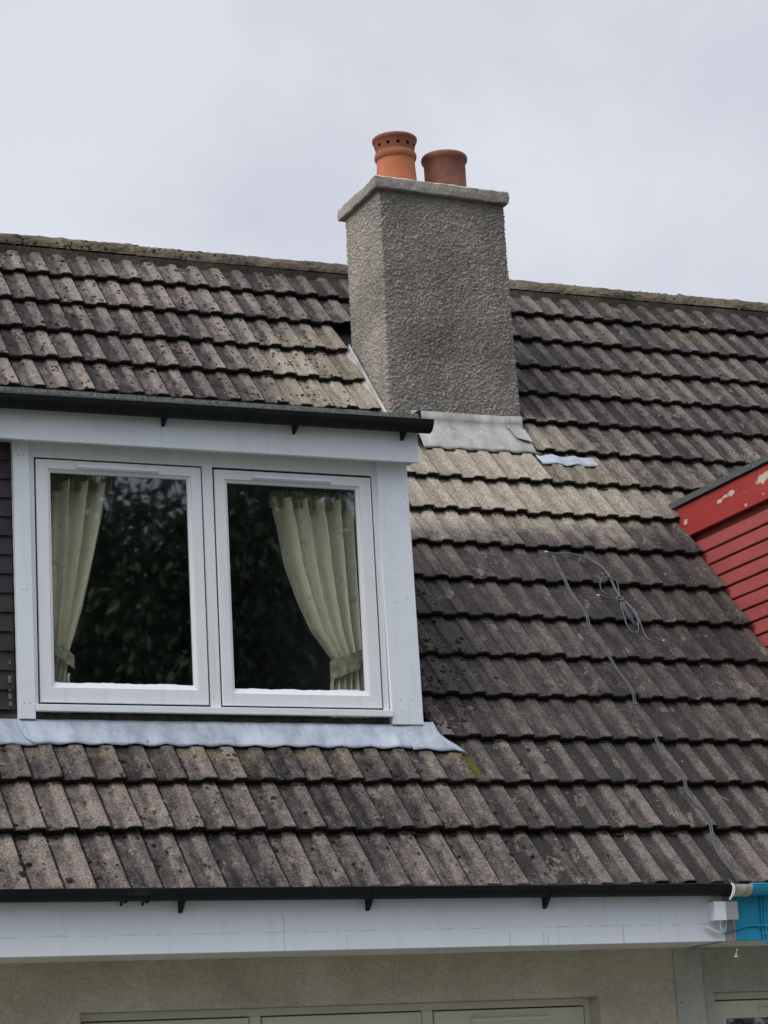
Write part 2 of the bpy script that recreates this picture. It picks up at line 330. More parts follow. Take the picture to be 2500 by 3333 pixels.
def mat_leaf():
    k = NT('leaf', 0.6, 0.3); i = k.island()
    return k.done(k.ramp(i, [(0.0, (0.04, 0.06, 0.035)), (1.0, (0.15, 0.19, 0.10))]))
M_LEAF = mat_leaf()

# ------------------------------------------------------------------ mesh helper
class MB:
    def __init__(s): s.v = []; s.f = []; s.mi = []; s.at = {}
    def vert(s, p, **a):
        s.v.append(tuple(p))
        for k_, val in a.items(): s.at.setdefault(k_, {})[len(s.v) - 1] = val
        return len(s.v) - 1
    def face(s, ids, mi=0): s.f.append(tuple(ids)); s.mi.append(mi)
    def quad(s, a, b, c, d, mi=0):
        i = [s.vert(p) for p in (a, b, c, d)]; s.face(i, mi)
    def box(s, x0, x1, y0, y1, z0, z1, mi=0):
        p = [s.vert((x, y, z)) for z in (z0, z1) for y in (y0, y1) for x in (x0, x1)]
        for q_ in ((0, 2, 3, 1), (4, 5, 7, 6), (0, 1, 5, 4), (2, 6, 7, 3), (0, 4, 6, 2), (1, 3, 7, 5)): s.face([p[i] for i in q_], mi)
    def ring(s, o, inn, y0, y1, mi=0, yi=None):
        """mitred frame: o, inn = (x0, x1, z0, z1); y0 front, y1 back"""
        yi = y0 if yi is None else yi
        O = [(o[0], o[2]), (o[1], o[2]), (o[1], o[3]), (o[0], o[3])]; I = [(inn[0], inn[2]), (inn[1], inn[2]), (inn[1], inn[3]), (inn[0], inn[3])]
        a = [s.vert((x, y0, z)) for x, z in O]; b = [s.vert((x, yi, z)) for x, z in I]
        c = [s.vert((x, y1, z)) for x, z in O]; d = [s.vert((x, y1, z)) for x, z in I]
        for i in range(4):
            j = (i + 1) % 4
            s.face((a[i], a[j], b[j], b[i]), mi); s.face((b[i], b[j], d[j], d[i]), mi)
            s.face((c[j], c[i], d[i], d[j]), mi); s.face((a[j], a[i], c[i], c[j]), mi)
    def tube(s, pts, r, n=8, mi=0, cap=True):
        pts = [Vector(p) for p in pts]; rings = []
        up = Vector((0.13, 0.31, 0.94))
        for i, p in enumerate(pts):
            t = (pts[min(i + 1, len(pts) - 1)] - pts[max(i - 1, 0)])
            t = t.normalized() if t.length > 1e-9 else Vector((0, 0, 1))
            a = t.cross(up); a = a.normalized() if a.length > 1e-4 else Vector((1, 0, 0)); b = t.cross(a)
            rr = r[i] if isinstance(r, (list, tuple)) else r
            rings.append([s.vert(p + (a * math.cos(2 * math.pi * j / n) + b * math.sin(2 * math.pi * j / n)) * rr) for j in range(n)])
        for i in range(len(rings) - 1):
            for j in range(n):
                s.face((rings[i][j], rings[i][(j + 1) % n], rings[i + 1][(j + 1) % n], rings[i + 1][j]), mi)
        if cap: s.face(rings[0][::-1], mi); s.face(rings[-1], mi)
    def blob(s, c, rx, ry, rz, mi=0, X=Vector((1, 0, 0)), Y=Vector((0, 1, 0)), Z=Vector((0, 0, 1)), n=6):
        c = Vector(c); top = s.vert(c + Z * rz * random.uniform(.8, 1.1)); rows = []
        for lat, zz in ((0.75, 0.62), (1.0, 0.05)):
            rows.append([s.vert(c + (X * math.cos(2 * math.pi * j / n) * rx + Y * math.sin(2 * math.pi * j / n) * ry) * lat * random.uniform(.7, 1.2) + Z * rz * zz) for j in range(n)])
        for j in range(n):
            s.face((top, rows[0][j], rows[0][(j + 1) % n]), mi)
            s.face((rows[0][j], rows[1][j], rows[1][(j + 1) % n], rows[0][(j + 1) % n]), mi)
    def build(s, name, mats, parent=None, smooth=False, bevel=0.0):
        me = bpy.data.meshes.new(name); me.from_pydata(s.v, [], s.f); me.update()
        for m in (mats if isinstance(mats, (list, tuple)) else [mats]): me.materials.append(m)
        me.polygons.foreach_set('material_index', s.mi)
        if smooth: me.polygons.foreach_set('use_smooth', [True] * len(s.f))
        for k_, d in s.at.items():
            at = me.attributes.new(k_, 'FLOAT', 'POINT'); arr = [0.0] * len(s.v)
            for i, val in d.items(): arr[i] = val
            at.data.foreach_set('value', arr)
        o = bpy.data.objects.new(name, me); COL.objects.link(o)
        if parent: o.parent = parent
        if bevel:
            b = o.modifiers.new('bevel', 'BEVEL'); b.width = bevel; b.segments = 2; b.limit_method = 'ANGLE'; b.angle_limit = R(40)
        return o
def tag(o, label=None, cat=None, group=None, kind=None):
    if label: o['label'] = label
    if cat: o['category'] = cat
    if group: o['group'] = group
    if kind: o['kind'] = kind
    return o
def empty(name, loc=(0, 0, 0)):
    o = bpy.data.objects.new(name, None); COL.objects.link(o); o.location = loc; o.empty_display_size = 0.3; return o
def lerp(a, b, t): return a + (b - a) * t
def interp(tab, x):
    if x <= tab[0][0]: return tab[0][1]
    for (x0, y0), (x1, y1) in zip(tab, tab[1:]):
        if x <= x1: return lerp(y0, y1, (x - x0) / (x1 - x0))
    return tab[-1][1]
def smooth_path(pts, n=6):
    P = [Vector(p) for p in pts]; out = []
    for i in range(len(P) - 1):
        p0, p1, p2, p3 = P[max(i - 1, 0)], P[i], P[i + 1], P[min(i + 2, len(P) - 1)]
        for k_ in range(n):
            t = k_ / n
            out.append(0.5 * ((2 * p1) + (-p0 + p2) * t + (2 * p0 - 5 * p1 + 4 * p2 - p3) * t * t + (-p0 + 3 * p1 - 3 * p2 + p3) * t ** 3))
    out.append(P[-1]); return out

# ------------------------------------------------------------------ roof geometry
TH = 0.8477883; CT, ST = math.cos(TH), math.sin(TH)
G = 0.349354; TW = 0.3; LIFT = 0.040; GROUND = -2.72
NRM = Vector((0, -ST, CT)); UP = Vector((0, CT, ST)); XX = Vector((1, 0, 0))
def rp_(u, v, h=0.0): return Vector((u, v * CT - h * ST, v * ST + h * CT))
PROF = [(0.0, -0.005), (0.005, -0.006), (0.011, 0.001), (0.03, 0.003), (0.064, 0.003), (0.071, 0.005), (0.080, 0.016), (0.085, 0.018),
        (0.112, 0.0195), (0.139, 0.0185), (0.144, 0.0165), (0.150, 0.003), (0.158, -0.001), (0.166, 0.002), (0.19, 0.003), (0.216, 0.003), (0.224, 0.005),
        (0.233, 0.016), (0.239, 0.018), (0.266, 0.0195), (0.289, 0.0185), (0.2965, 0.016)]
def prof(u): return interp(PROF, u % TW)
def H(u, v):
    fr = (v / G) % 1.0
    return LIFT * (1 - fr) + prof(u)
def lead_h(u, v):
    a = sum(prof(u + d) for d in (-.026, -.013, 0, .013, .026)) / 5
    fr = (v / G) % 1.0
    return LIFT * (1 - fr) + a + 0.004

D_X0, D_X1 = -4.25, -0.15           # dormer span
RD_X0, RD_X1 = 2.235, 6.1           # red dormer span
CH = (0.648, 1.500, 2.70, 3.24)     # chimney shaft footprint
PARTY = 1.2

def a_clean(u, v):
    c = 0.0
    if 3.0 < v < 3.86 and u > -0.4:
        f = interp([(3.0, 0.6), (3.15, 1.0), (3.86, 1.0)], v)
        c = max(c, f * interp([(-0.4, 1.0), (1.3, 1.0), (1.9, 0.75), (2.4, 0.25)], u))
    if 2.55 < v <= 3.05 and u > -0.3: c = max(c, interp([(2.55, 0.0), (2.85, 0.25), (3.05, 0.62)], v) * interp([(1.0, 1.0), (2.2, 0.7)], u))
    if 3.80 < v < 4.2 and 1.45 < u < 2.3: c = max(c, interp([(1.45, 1.0), (1.75, 0.75), (2.3, 0.0)], u))
    if 3.9 < v < 5.24 and u < 0.66:
        c = max(c, interp([(-0.75, 0.0), (-0.2, 0.5), (0.2, 0.95), (0.66, 1.0)], u) * interp([(4.5, 1.0), (4.9, 0.8), (5.24, 0.5)], v))
    if 0.7 < v < 1.0 and u < 0.05: c = max(c, interp([(0.7, 0.12), (0.9, 0.42)], v))
    return c
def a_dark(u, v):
    d = interp([(-0.2, 1.5), (0.15, 1.2), (0.5, 0.85), (1.2, 0.6), (2.2, 0.5)], u) * interp([(1.05, 0.2), (1.4, 0.85), (2.6, 0.9), (3.0, 0.0)], v) if (u > -0.25 and 1.05 < v < 3.0) else 0  # right of the dormer: moss and dirt, partly the dormer's shade painted in
    if v > 3.9 and u > 1.4: d = max(d, interp([(1.4, 0.75), (2.4, 0.35)], u) * interp([(3.9, 0.3), (4.3, 1.0)], v))  # right of the chimney: darker tiles, partly the chimney's shadow painted in
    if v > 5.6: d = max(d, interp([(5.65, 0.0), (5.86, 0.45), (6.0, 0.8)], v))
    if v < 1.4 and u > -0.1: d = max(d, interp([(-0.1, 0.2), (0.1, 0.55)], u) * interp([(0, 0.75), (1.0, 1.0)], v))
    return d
def a_rollk(u, v):  # strength of the painted roll shading and dirt, by area
    if v < 1.06 and u > -0.05: return interp([(-0.05, 0.11), (0.25, 0.24)], u)
    if v > 3.9: return 0.19
    if v > 1.06: return 0.10
    return 0.12
def a_pits(u, v):
    if v > 3.9 and u < 0.5: return 0.55
    if v > 4.2 and u > 2.2: return 0.30
    if v < 1.05 and u < 0.3: return 0.30
    return 0.10
def a_green(u, v):
    g = 0.0
    g = max(g, 1.15 * math.exp(-((u - 0.015) / 0.045) ** 2 - ((v - 0.82) / 0.13) ** 2))
    g = max(g, 0.55 * math.exp(-((u - 3.35) / 0.35) ** 2 - ((v - 5.5) / 0.25) ** 2))
    g = max(g, 0.45 * math.exp(-((u - 2.9) / 0.2) ** 2 - ((v - 4.9) / 0.08) ** 2))
    return g
def a_ochre(u, v):
    o = 0.0
    if v < 1.0 and u < 0.3: o = 0.22 + (0.25 if v > 0.85 else 0)
    if 3.9 < v < 5.1 and 0.0 < u < 0.6: o = 0.33
    return o

def tiles(j0, j1, mb, keep):
    for c in range(1, 18):
        v0 = (c - 1) * G; v1 = c * G + 0.06
        if c == 1: v0 = -0.06
        if c == 17: v1 = 6.0
        for j in range(j0, j1):
            rng = keep(c, j)
            if rng is None: continue
            lo, hi = rng
            jl = random.uniform(-0.003, 0.003); jv = random.gauss(0, 0.0035); ju = random.uniform(-0.0012, 0.0012); rot = random.gauss(0, 0.004)
            pr = [(s_, h) for s_, h in PROF if lo - 1e-6 <= j * TW + s_ <= hi + 1e-6]
            if len(pr) < 3: continue
            tn = [noise.noise((j * 3.1 + s_ * 26, c * 7.7, 1.3)) * 0.0035 for s_, h in pr]
            rows = []
            def top(v, dh=0.0, dv=0.0, edge=1.0, shade=0):
                row = []
                for (s_, h), t_ in zip(pr, tn):
                    u = j * TW + s_ + ju + (v - v0) * rot
                    vv = v + (jv + t_) * edge + dv
                    lift = (LIFT + jl) * (1 - (v - v0) / G) + dh
                    P = rp_(u, vv, h + lift)
                    uu, v_ = j * TW + s_, v
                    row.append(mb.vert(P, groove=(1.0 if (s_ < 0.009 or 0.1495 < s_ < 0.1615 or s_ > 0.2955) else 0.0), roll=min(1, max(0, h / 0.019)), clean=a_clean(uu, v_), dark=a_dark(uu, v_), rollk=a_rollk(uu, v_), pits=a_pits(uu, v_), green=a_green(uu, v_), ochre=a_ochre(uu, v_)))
                return row
            under = top(v0 + 0.07, -0.026); bot = top(v0 + 0.002, -0.024); lip = top(v0, -0.004); t0 = top(v0 + 0.005)
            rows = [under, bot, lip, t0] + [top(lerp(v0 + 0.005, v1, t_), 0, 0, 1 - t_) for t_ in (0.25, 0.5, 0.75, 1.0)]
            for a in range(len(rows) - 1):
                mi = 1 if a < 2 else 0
                for b in range(len(pr) - 1):
                    mb.face((rows[a][b], rows[a][b + 1], rows[a + 1][b + 1], rows[a + 1][b]), mi)
            # side walls of the tile
            for b, flip in ((0, 0), (len(pr) - 1, 1)):
                s0 = [rows[1][b], rows[3][b], rows[7][b]]
                e = mb.vert(Vector(mb.v[rows[7][b]]) - NRM * 0.02)
                ids = (s0[0], s0[1], s0[2], e) if not flip else (e, s0[2], s0[1], s0[0])
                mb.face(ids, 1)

BIG = 1e3
def keep_house(c, j):
    u0 = j * TW
    lo, hi = -BIG, BIG
    if 4 <= c <= 9:                                         # the dormer stands here
        if u0 + TW > D_X0 and u0 < D_X1 + 0.05:
            if u0 + TW <= D_X1 + 0.08: return None
            lo = D_X1 + 0.03
            if c == 4: lo = -0.085
    if c in (12, 13, 14, 15) and 2 <= j <= 4: return None   # lead-lined gutter beside and under the chimney
    return lo, hi
def keep_next(c, j):
    u0 = j * TW
    if c == 12 and j <= 4: return None
    if c in (13, 14, 15) and j < 4: return None
    if c in (12,) and j == 5: return (1.515, BIG)
    if 5 <= c <= 9 and u0 + TW > RD_X0:
        if u0 >= RD_X0 and u0 < RD_X1: return None
        return (-BIG, RD_X0 - 0.004) if u0 < RD_X0 else (-BIG, BIG)
    return -BIG, BIG

house = tag(empty('house', (-1.8, 3.9, GROUND)), 'house with grey concrete roof tiles, white dormer window and white eaves board', 'house')
nextdoor = tag(empty('house', (4.2, 3.9, GROUND)), 'adjoining house with red boarded dormer, turquoise eaves and darker roof tiles', 'house')
bpy.context.view_layer.update()
def P(o, parent):            # parent keeping world coordinates
    o.parent = parent
    o.matrix_parent_inverse = Matrix.Translation(-Vector(parent_world(parent)))
    return o
def parent_world(p):
    w = Vector(p.location)
    while p.parent: 
        p = p.parent
    return w
def part(mb, name, mats, parent, **kw):
    o = mb.build(name, mats, None, **kw); root = parent
    while root.parent: root = root.parent
    o.parent = parent
    o.matrix_parent_inverse = Matrix.Translation(-root.location) if parent is root else Matrix.Identity(4)
    return o

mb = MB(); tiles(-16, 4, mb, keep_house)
def deck(mb, rects, h=-0.035, mi=2):
    for u0, u1, v0, v1 in rects: mb.quad(rp_(u0, v0, h), rp_(u1, v0, h), rp_(u1, v1, h), rp_(u0, v1, h), mi)
deck(mb, [(-4.8, PARTY, -0.02, 1.05), (-4.8, D_X0 + .06, 1.05, 3.25), (D_X1 - .06, PARTY, 1.05, 3.25), (-4.8, PARTY, 3.25, 6.02)])
mb.quad((PARTY, 3.97, 4.50), (-4.8, 3.97, 4.50), (-4.8, 8.0, -0.06), (PARTY, 8.0, -0.06), 2)       # rear slope
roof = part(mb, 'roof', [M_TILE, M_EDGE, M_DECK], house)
mb = MB(); tiles(4, 25, mb, keep_next)
deck(mb, [(PARTY, 7.5, -0.02, 1.05), (PARTY, RD_X0 + .06, 1.05, 3.3), (RD_X1 - .06, 7.5, 1.05, 3.3), (PARTY, 7.5, 3.3, 6.02)])
mb.quad((7.5, 3.97, 4.50), (PARTY, 3.97, 4.50), (PARTY, 8.0, -0.06), (7.5, 8.0, -0.06), 2)
roof2 = part(mb, 'roof', [M_TILE2, M_EDGE, M_DECK], nextdoor)

# ridge tiles (half round, mortared)
def ridge(x0, x1, joints, parent):
    mb = MB(); yc, zc, r = 3.975, 4.457, 0.108
    xs = [x0] + [j for j in joints if x0 < j < x1] + [x1]
    for a, b in zip(xs, xs[1:]):
        dz = random.uniform(-.004, .004); n = max(3, int((b - a) / 0.03)); rows = []
        for i in range(n + 1):
            x = lerp(a + 0.002, b - 0.002, i / n); row = []
            for k_ in range(15):
                t = math.pi * (0.02 + 0.96 * k_ / 14)
                rr = r - 0.004 + 0.008 * noise.noise((x * 11, k_ * .5, 3)) + 0.006 * noise.noise((x * 33, k_ * 1.7, 9)) + (0.004 if i in (0, n) else 0)
                row.append(mb.vert((x, yc - math.cos(t) * rr, zc + dz + math.sin(t) * rr)))
            rows.append(row)
        for i in range(n):
            for k_ in range(14): mb.face((rows[i][k_], rows[i + 1][k_], rows[i + 1][k_ + 1], rows[i][k_ + 1]))
        mb.face(rows[0]); mb.face(rows[-1][::-1])
    mb.box(x0, x1, yc - 0.112, yc + 0.112, 4.32, 4.452, 1)      # mortar bed
    return part(mb, 'ridge_tiles', [M_RIDGE, M_BED], parent, smooth=False)
ridge(-4.8, PARTY, [-4.2, -3.75, -3.3, -2.85, -2.4, -1.95, -1.5, -1.04, -0.57, -0.33 + .03, 0.18, 0.634, 1.08], house)
ridge(PARTY, 7.5, [1.63, 2.08, 2.54, 3.0, 3.47, 3.947, 4.4, 4.85, 5.3, 5.75, 6.2, 6.65, 7.1], nextdoor)

# ------------------------------------------------------------------ chimney
def chimney():
    x0, x1, y0, y1 = CH; zb, zt = 2.4, 4.60
    mb = MB(); st = 0.0056; per = []
    def side(ax, ay, bx, by, nx, ny):
        n = int(math.hypot(bx - ax, by - ay) / st)
        for i in range(n):
            t = i / n; per.append((lerp(ax, bx, t), lerp(ay, by, t), nx, ny))
    side(x0, y0, x1, y0, 0, -1); side(x1, y0, x1, y1, 1, 0); side(x1, y1, x0, y1, 0, 1); side(x0, y1, x0, y0, -1, 0)
    n = len(per); nz = int((zt - zb) / st); rows = []
    for i in range(nz + 1):
        z = lerp(zb, zt, i / nz); row = []
        for k_, (x, y, nx, ny) in enumerate(per):
            if (x, y) in ((x0, y0), (x1, y0), (x1, y1), (x0, y1)):
                nx, ny = (1 if x == x1 else -1) * .7, (1 if y == y1 else -1) * .7
            p = Vector((x, y, z))
            fl = 0.020 * max(0.0, (3.9 - z) / 0.75) if x > 1.2 or nx < 0 else 0.0    # slight flare towards the foot
            a = noise.noise(p * 30); s_ = x + y
            b = noise.noise(Vector((x * 92 + a * 1.3, y * 92 + a * 1.0, z * 128 + 5 + a)))
            d = 0.0125 * (1 - min(1.0, abs(b) * 3.3)) + 0.003 * a + 0.002 * noise.noise(p * 190)
            row.append(mb.vert((x + nx * (d + fl), y + ny * d, z)))
        rows.append(row)
    for i in range(nz):
        for k_ in range(n): mb.face((rows[i][k_], rows[i][(k_ + 1) % n], rows[i + 1][(k_ + 1) % n], rows[i + 1][k_]))
    return part(mb, 'chimney', M_HARL, house, smooth=True)
chim = chimney()
tag(chim, 'grey roughcast chimney stack')
# cope: a slab with rough edges and mortar flaunching
mb = MB()
def cope(mb):
    X0, X1, Y0, Y1 = 0.612, 1.522, 2.658, 3.285
    nx, ny = 46, 32
    def zt(x): return 4.672 - 0.022 * (x - X0) / (X1 - X0)
    def zb(x): return 4.592 - 0.022 * (x - X0) / (X1 - X0)
    loop = [(lerp(X0, X1, i / nx), Y0, 0, -1) for i in range(nx)] + [(X1, lerp(Y0, Y1, i / ny), 1, 0) for i in range(ny)] + \
           [(lerp(X1, X0, i / nx), Y1, 0, 1) for i in range(nx)] + [(X0, lerp(Y1, Y0, i / ny), -1, 0) for i in range(ny)]
    prof_ = [(-0.05, 0.0, 0), (0.0, 0.0, 0), (0.003, 0.006, 0), (0.004, 0.035, 0), (0.002, 0.072, 0), (-0.008, 0.081, 0), (-0.07, 0.098, 0), (-0.15, 0.118, 0)]
    rows = []
    for off, dz, _ in prof_:
        row = []
        for x, y, nx_, ny_ in loop:
            if x in (X0, X1) and y in (Y0, Y1): nx_, ny_ = (1 if x == X1 else -1), (1 if y == Y1 else -1)
            w = 0.006 * noise.noise((x * 12, y * 12, dz * 30)) + 0.003 * noise.noise((x * 40, y * 40, dz * 80))
            X = x + nx_ * off + (nx_ * w if off > -0.02 else 0); Y = y + ny_ * off + (ny_ * w if off > -0.02 else 0)
            if off < -0.02:
                cx_, cy_ = (X0 + X1) / 2, (Y0 + Y1) / 2; X = x + (cx_ - x) * (-off) * 2.6; Y = y + (cy_ - y) * (-off) * 2.6
            row.append(mb.vert((X, Y, zb(x) + dz + w * 0.8)))
        rows.append(row)
    n = len(loop)
    for i in range(len(rows) - 1):
        for k_ in range(n): mb.face((rows[i][k_], rows[i][(k_ + 1) % n], rows[i + 1][(k_ + 1) % n], rows[i + 1][k_]), 1 if i >= 4 else 0)
    mb.face(rows[-1], 1)
cope(mb)
part(mb, 'cope', [M_CAP, M_MORTAR], chim)

def lathe(prof_, c, n=72, holes=None):
    mb = MB(); rows = []
    for r, z in prof_: rows.append([mb.vert((c[0] + r * math.cos(2 * math.pi * k_ / n), c[1] + r * math.sin(2 * math.pi * k_ / n), c[2] + z)) for k_ in range(n)])
    for i in range(len(rows) - 1):
        for k_ in range(n):
            zc = (prof_[i][1] + prof_[i + 1][1]) / 2; rc = (prof_[i][0] + prof_[i + 1][0]) / 2; a = (k_ + .5) / n
            if holes:
                nh, zh, rh = holes; da = ((a * nh + 0.5 + holes_phase) % 1.0 - 0.5) / nh * 2 * math.pi * rc
                if da * da + (zc - zh) ** 2 < rh * rh: continue
            mb.face((rows[i][k_], rows[i][(k_ + 1) % n], rows[i + 1][(k_ + 1) % n], rows[i + 1][k_]))
    return mb
holes_phase = 0.45
def dens(pr, st):
    out = [pr[0]]
    for a, b in zip(pr, pr[1:]):
        m = max(1, int(math.hypot(b[0] - a[0], b[1] - a[1]) / st))
        out += [(lerp(a[0], b[0], i / m), lerp(a[1], b[1], i / m)) for i in range(1, m + 1)]
    return out
p1 = [(0.150, 0.0), (0.1475, 0.06), (0.141, 0.16), (0.137, 0.235), (0.1375, 0.245), (0.147, 0.250), (0.152, 0.262), (0.1525, 0.275), (0.148, 0.288), (0.1395, 0.296),
      (0.139, 0.305), (0.142, 0.325), (0.148, 0.350), (0.154, 0.366), (0.159, 0.372), (0.1625, 0.382), (0.1615, 0.394), (0.155, 0.400), (0.142, 0.400)]
inner = [(0.136, 0.392), (0.120, 0.30), (0.118, 0.05)]
p1 = [(r_ * 0.888, z_ * 0.975) for r_, z_ in p1]
mb = lathe(dens(p1, 0.0026) + [(0.121, 0.382), (0.108, 0.33), (0.104, 0.30)], (0, 0, 0), 280, (12, 0.326, 0.0115))
pot1 = part(mb, 'chimney_pot', M_POT1, chim, smooth=True); tag(pot1, 'taller orange chimney pot with a ring of holes under its rim')
pot1.location = (0.889, 2.955, 4.665)
mb = lathe([(0.1035, 0.375), (0.102, 0.05), (0.0, 0.05)], (0, 0, 0), 40)
o = mb.build('chimney_pot_lining', M_SOOT, None, smooth=True); o.name = 'pot_liner'; o.parent = chim; o.location = pot1.location
p2 = [(0.153, 0.0), (0.1525, 0.05), (0.152, 0.15), (0.1525, 0.268), (0.158, 0.274), (0.167, 0.284), (0.1705, 0.298), (0.169, 0.312), (0.162, 0.321), (0.150, 0.323), (0.138, 0.318), (0.130, 0.26), (0.128, 0.05), (0, .05)]
p2 = [(r_ * 0.878, z_ * 0.985) for r_, z_ in p2]
mb = lathe(p2, (0, 0, 0), 72)
pot2 = part(mb, 'chimney_pot', M_POT2, chim, smooth=True); tag(pot2, 'shorter brownish chimney pot with a plain rolled rim')
pot2.location = (1.236, 2.965, 4.655)
# mortar collars at the pot feet
mb = MB()
for cx, cy, r in ((0.889, 2.955, 0.133), (1.236, 2.965, 0.1345)):
    n = 40; a = []; b = []
    for k_ in range(n):
        t = 2 * math.pi * k_ / n; w = 1 + 0.10 * noise.noise((math.cos(t) * 3, math.sin(t) * 3, cx * 9))
        a.append(mb.vert((cx + math.cos(t) * (r + 0.001), cy + math.sin(t) * (r + 0.001), 4.70 + 0.008 * noise.noise((t * 3, cx, 0)))))
        b.append(mb.vert((cx + math.cos(t) * (r + 0.05) * w, cy + math.sin(t) * (r + 0.05) * w, 4.668)))
    for k_ in range(n): mb.face((b[k_], b[(k_ + 1) % n], a[(k_ + 1) % n], a[k_]))
part(mb, 'mortar_collar', M_MORTAR, chim, smooth=True)

# ------------------------------------------------------------------ lead sheets
def solid(o, t=0.003):
    m = o.modifiers.new('thickness', 'SOLIDIFY'); m.thickness = t; m.offset = 1; return o
def lead(name, parent, u0, u1, vbot, vtop, wall_y, ztop, extra=0.0, left=None, right=None, nu=None, wob=1.0, flat=0.9, m=None):
    """sheet dressed over the tiles from vbot(u) to vtop, then up the wall to ztop"""
    mb = MB(); nu = nu or max(6, int((u1 - u0) / 0.0125)); rows = []
    nv = 9
    for i in range(nu + 1):
        u = lerp(u0, u1, i / nu); col = []
        vb = vbot(u) if callable(vbot) else vbot
        for k_ in range(nv + 1):
            t = k_ / nv; v = lerp(vb, vtop, t)
            uu = u
            if right and v > vb - 1: uu = lerp(u0, right(v), i / nu)
            if left: uu = lerp(left(v), uu if right else u1, i / nu)
            cyc = 0.8 * (1 - 0.97 * (1 - (1 - min(1, t * 1.6)) ** 2.4) * flat) if t > 0 else 0.8
            hh = lead_h_at(uu, vb) * cyc + 0.036 * (1 - cyc) + extra + 0.002 * noise.noise((uu * 6, v * 9, 2)) * wob
            col.append(mb.vert(rp_(uu, v, hh)))
        if wall_y is not None:
            pt = Vector(mb.v[col[-1]])
            for z in (lerp(pt.z, ztop, .15), lerp(pt.z, ztop, .5), ztop):
                col.append(mb.vert((pt.x, wall_y - 0.004 + 0.003 * noise.noise((pt.x * 8, z * 9, 4)), z)))
        rows.append(col)
    for i in range(nu):
        for k_ in range(len(rows[0]) - 1): mb.face((rows[i][k_], rows[i + 1][k_], rows[i + 1][k_ + 1], rows[i][k_ + 1]))
    o = part(mb, name, m or M_LEAD, parent, smooth=True); solid(o, 0.0035); return o
def lead_h_at(u, v): return lead_h(u, v)
nz_ = lambda u, s_=6, a=0.006: a * noise.noise((u * s_, 1.7, 0.3)) + 0.004 * noise.noise((u * 17, 4.4, 0))

# ------------------------------------------------------------------ white dormer
WY = 0.745
mb = MB()
def cheek(mb, x, mi=0):
    a = [mb.vert(p) for p in ((x, WY, 0.72), (x, 2.22, 2.40), (x, WY, 2.40))]; mb.face(a, mi)
# front wall below the window (old boards) and around it, cheeks and room inside
mb.box(D_X0, D_X1 - 0.012, WY, WY + 0.09, 0.70, 0.905, 1)
mb.box(D_X0, -2.165, WY + 0.002, WY + 0.085, 0.905, 2.40, 0)
mb.box(-0.325, D_X1 - 0.012, WY + 0.002, WY + 0.085, 0.905, 2.40, 0)
mb.box(-2.165, -0.325, WY + 0.004, WY + 0.085, 2.245, 2.40, 0)
cheek(mb, D_X1 - 0.008); cheek(mb, D_X0)
dormer = part(mb, 'dormer', [M_DARKBOARD, M_OLDWOOD], house)
tag(dormer, 'white flat roofed dormer')
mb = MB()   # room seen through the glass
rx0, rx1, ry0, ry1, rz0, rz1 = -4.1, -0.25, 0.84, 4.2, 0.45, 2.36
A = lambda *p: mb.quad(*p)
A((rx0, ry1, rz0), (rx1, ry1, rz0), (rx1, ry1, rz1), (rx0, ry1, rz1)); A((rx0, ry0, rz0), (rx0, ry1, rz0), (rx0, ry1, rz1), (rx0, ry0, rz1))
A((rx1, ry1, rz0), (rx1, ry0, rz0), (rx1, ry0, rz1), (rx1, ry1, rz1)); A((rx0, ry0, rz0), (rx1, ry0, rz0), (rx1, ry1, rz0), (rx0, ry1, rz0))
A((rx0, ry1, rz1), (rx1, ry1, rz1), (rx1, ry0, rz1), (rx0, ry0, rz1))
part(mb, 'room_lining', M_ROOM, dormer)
# cladding left of the window
mb = MB(); z = 0.925; i = 0
while z < 2.24:
    x0 = D_X0; x1 = -2.246
    mb.face([mb.vert(p) for p in ((x0, WY - 0.016, z), (x1, WY - 0.016, z), (x1, WY - 0.004, z + 0.0955), (x0, WY - 0.004, z + 0.0955))], 0)
    mb.face([mb.vert(p) for p in ((x0, WY - 0.002, z), (x1, WY - 0.002, z), (x1, WY - 0.016, z), (x0, WY - 0.016, z))], 0)
    z += 0.094
# runs of old white paint on the boards beside the post
for zz, hh in ((0.94, 0.022), (0.972, 0.03), (1.012, 0.006), (1.05, 0.035), (1.14, 0.02)):
    x = -2.268 + random.uniform(-.002, .002); mb.box(x - 0.007, x + 0.007, WY - 0.0188, WY - 0.003, zz, zz + hh, 1)
part(mb, 'cladding', [M_DARKBOARD, M_SMEAR], dormer)
# corner posts
def post(xa, xb, xc, xd, nails):
    mb = MB(); z0, z1 = 0.875, 2.40; y0, y1 = 0.700, WY
    p = [mb.vert(q_) for q_ in ((xa, y0, z0), (xb, y0, z0), (xb, y1, z0), (xa, y1, z0), (xc, y0, z1), (xd, y0, z1), (xd, y1, z1), (xc, y1, z1))]
    for q_ in ((3, 2, 1, 0), (4, 5, 6, 7), (0, 1, 5, 4), (1, 2, 6, 5), (2, 3, 7, 6), (3, 0, 4, 7)): mb.face([p[i] for i in q_], 0)
    for x, z in nails: 
        n = 8; c = [mb.vert((x + 0.0032 * math.cos(2 * math.pi * k_ / n), y0 - 0.0008, z + 0.0032 * math.sin(2 * math.pi * k_ / n))) for k_ in range(n)]; mb.face(c, 1)
    return part(mb, 'corner_post', [M_WHITE, M_NAIL], dormer, bevel=0.0025)
post(-2.232, -2.152, -2.244, -2.164, [(-2.215, 2.165), (-2.19, 2.165), (-2.205, 1.50), (-2.185, 1.50), (-2.205, 0.95), (-2.18, 0.95)])
post(-0.319, -0.150, -0.334, -0.165, [(-0.27, 1.0), (-0.21, 1.0), (-0.265, 0.94), (-0.27, 1.5), (-0.20, 1.52), (-0.26, 2.0), (-0.19, 2.06)])
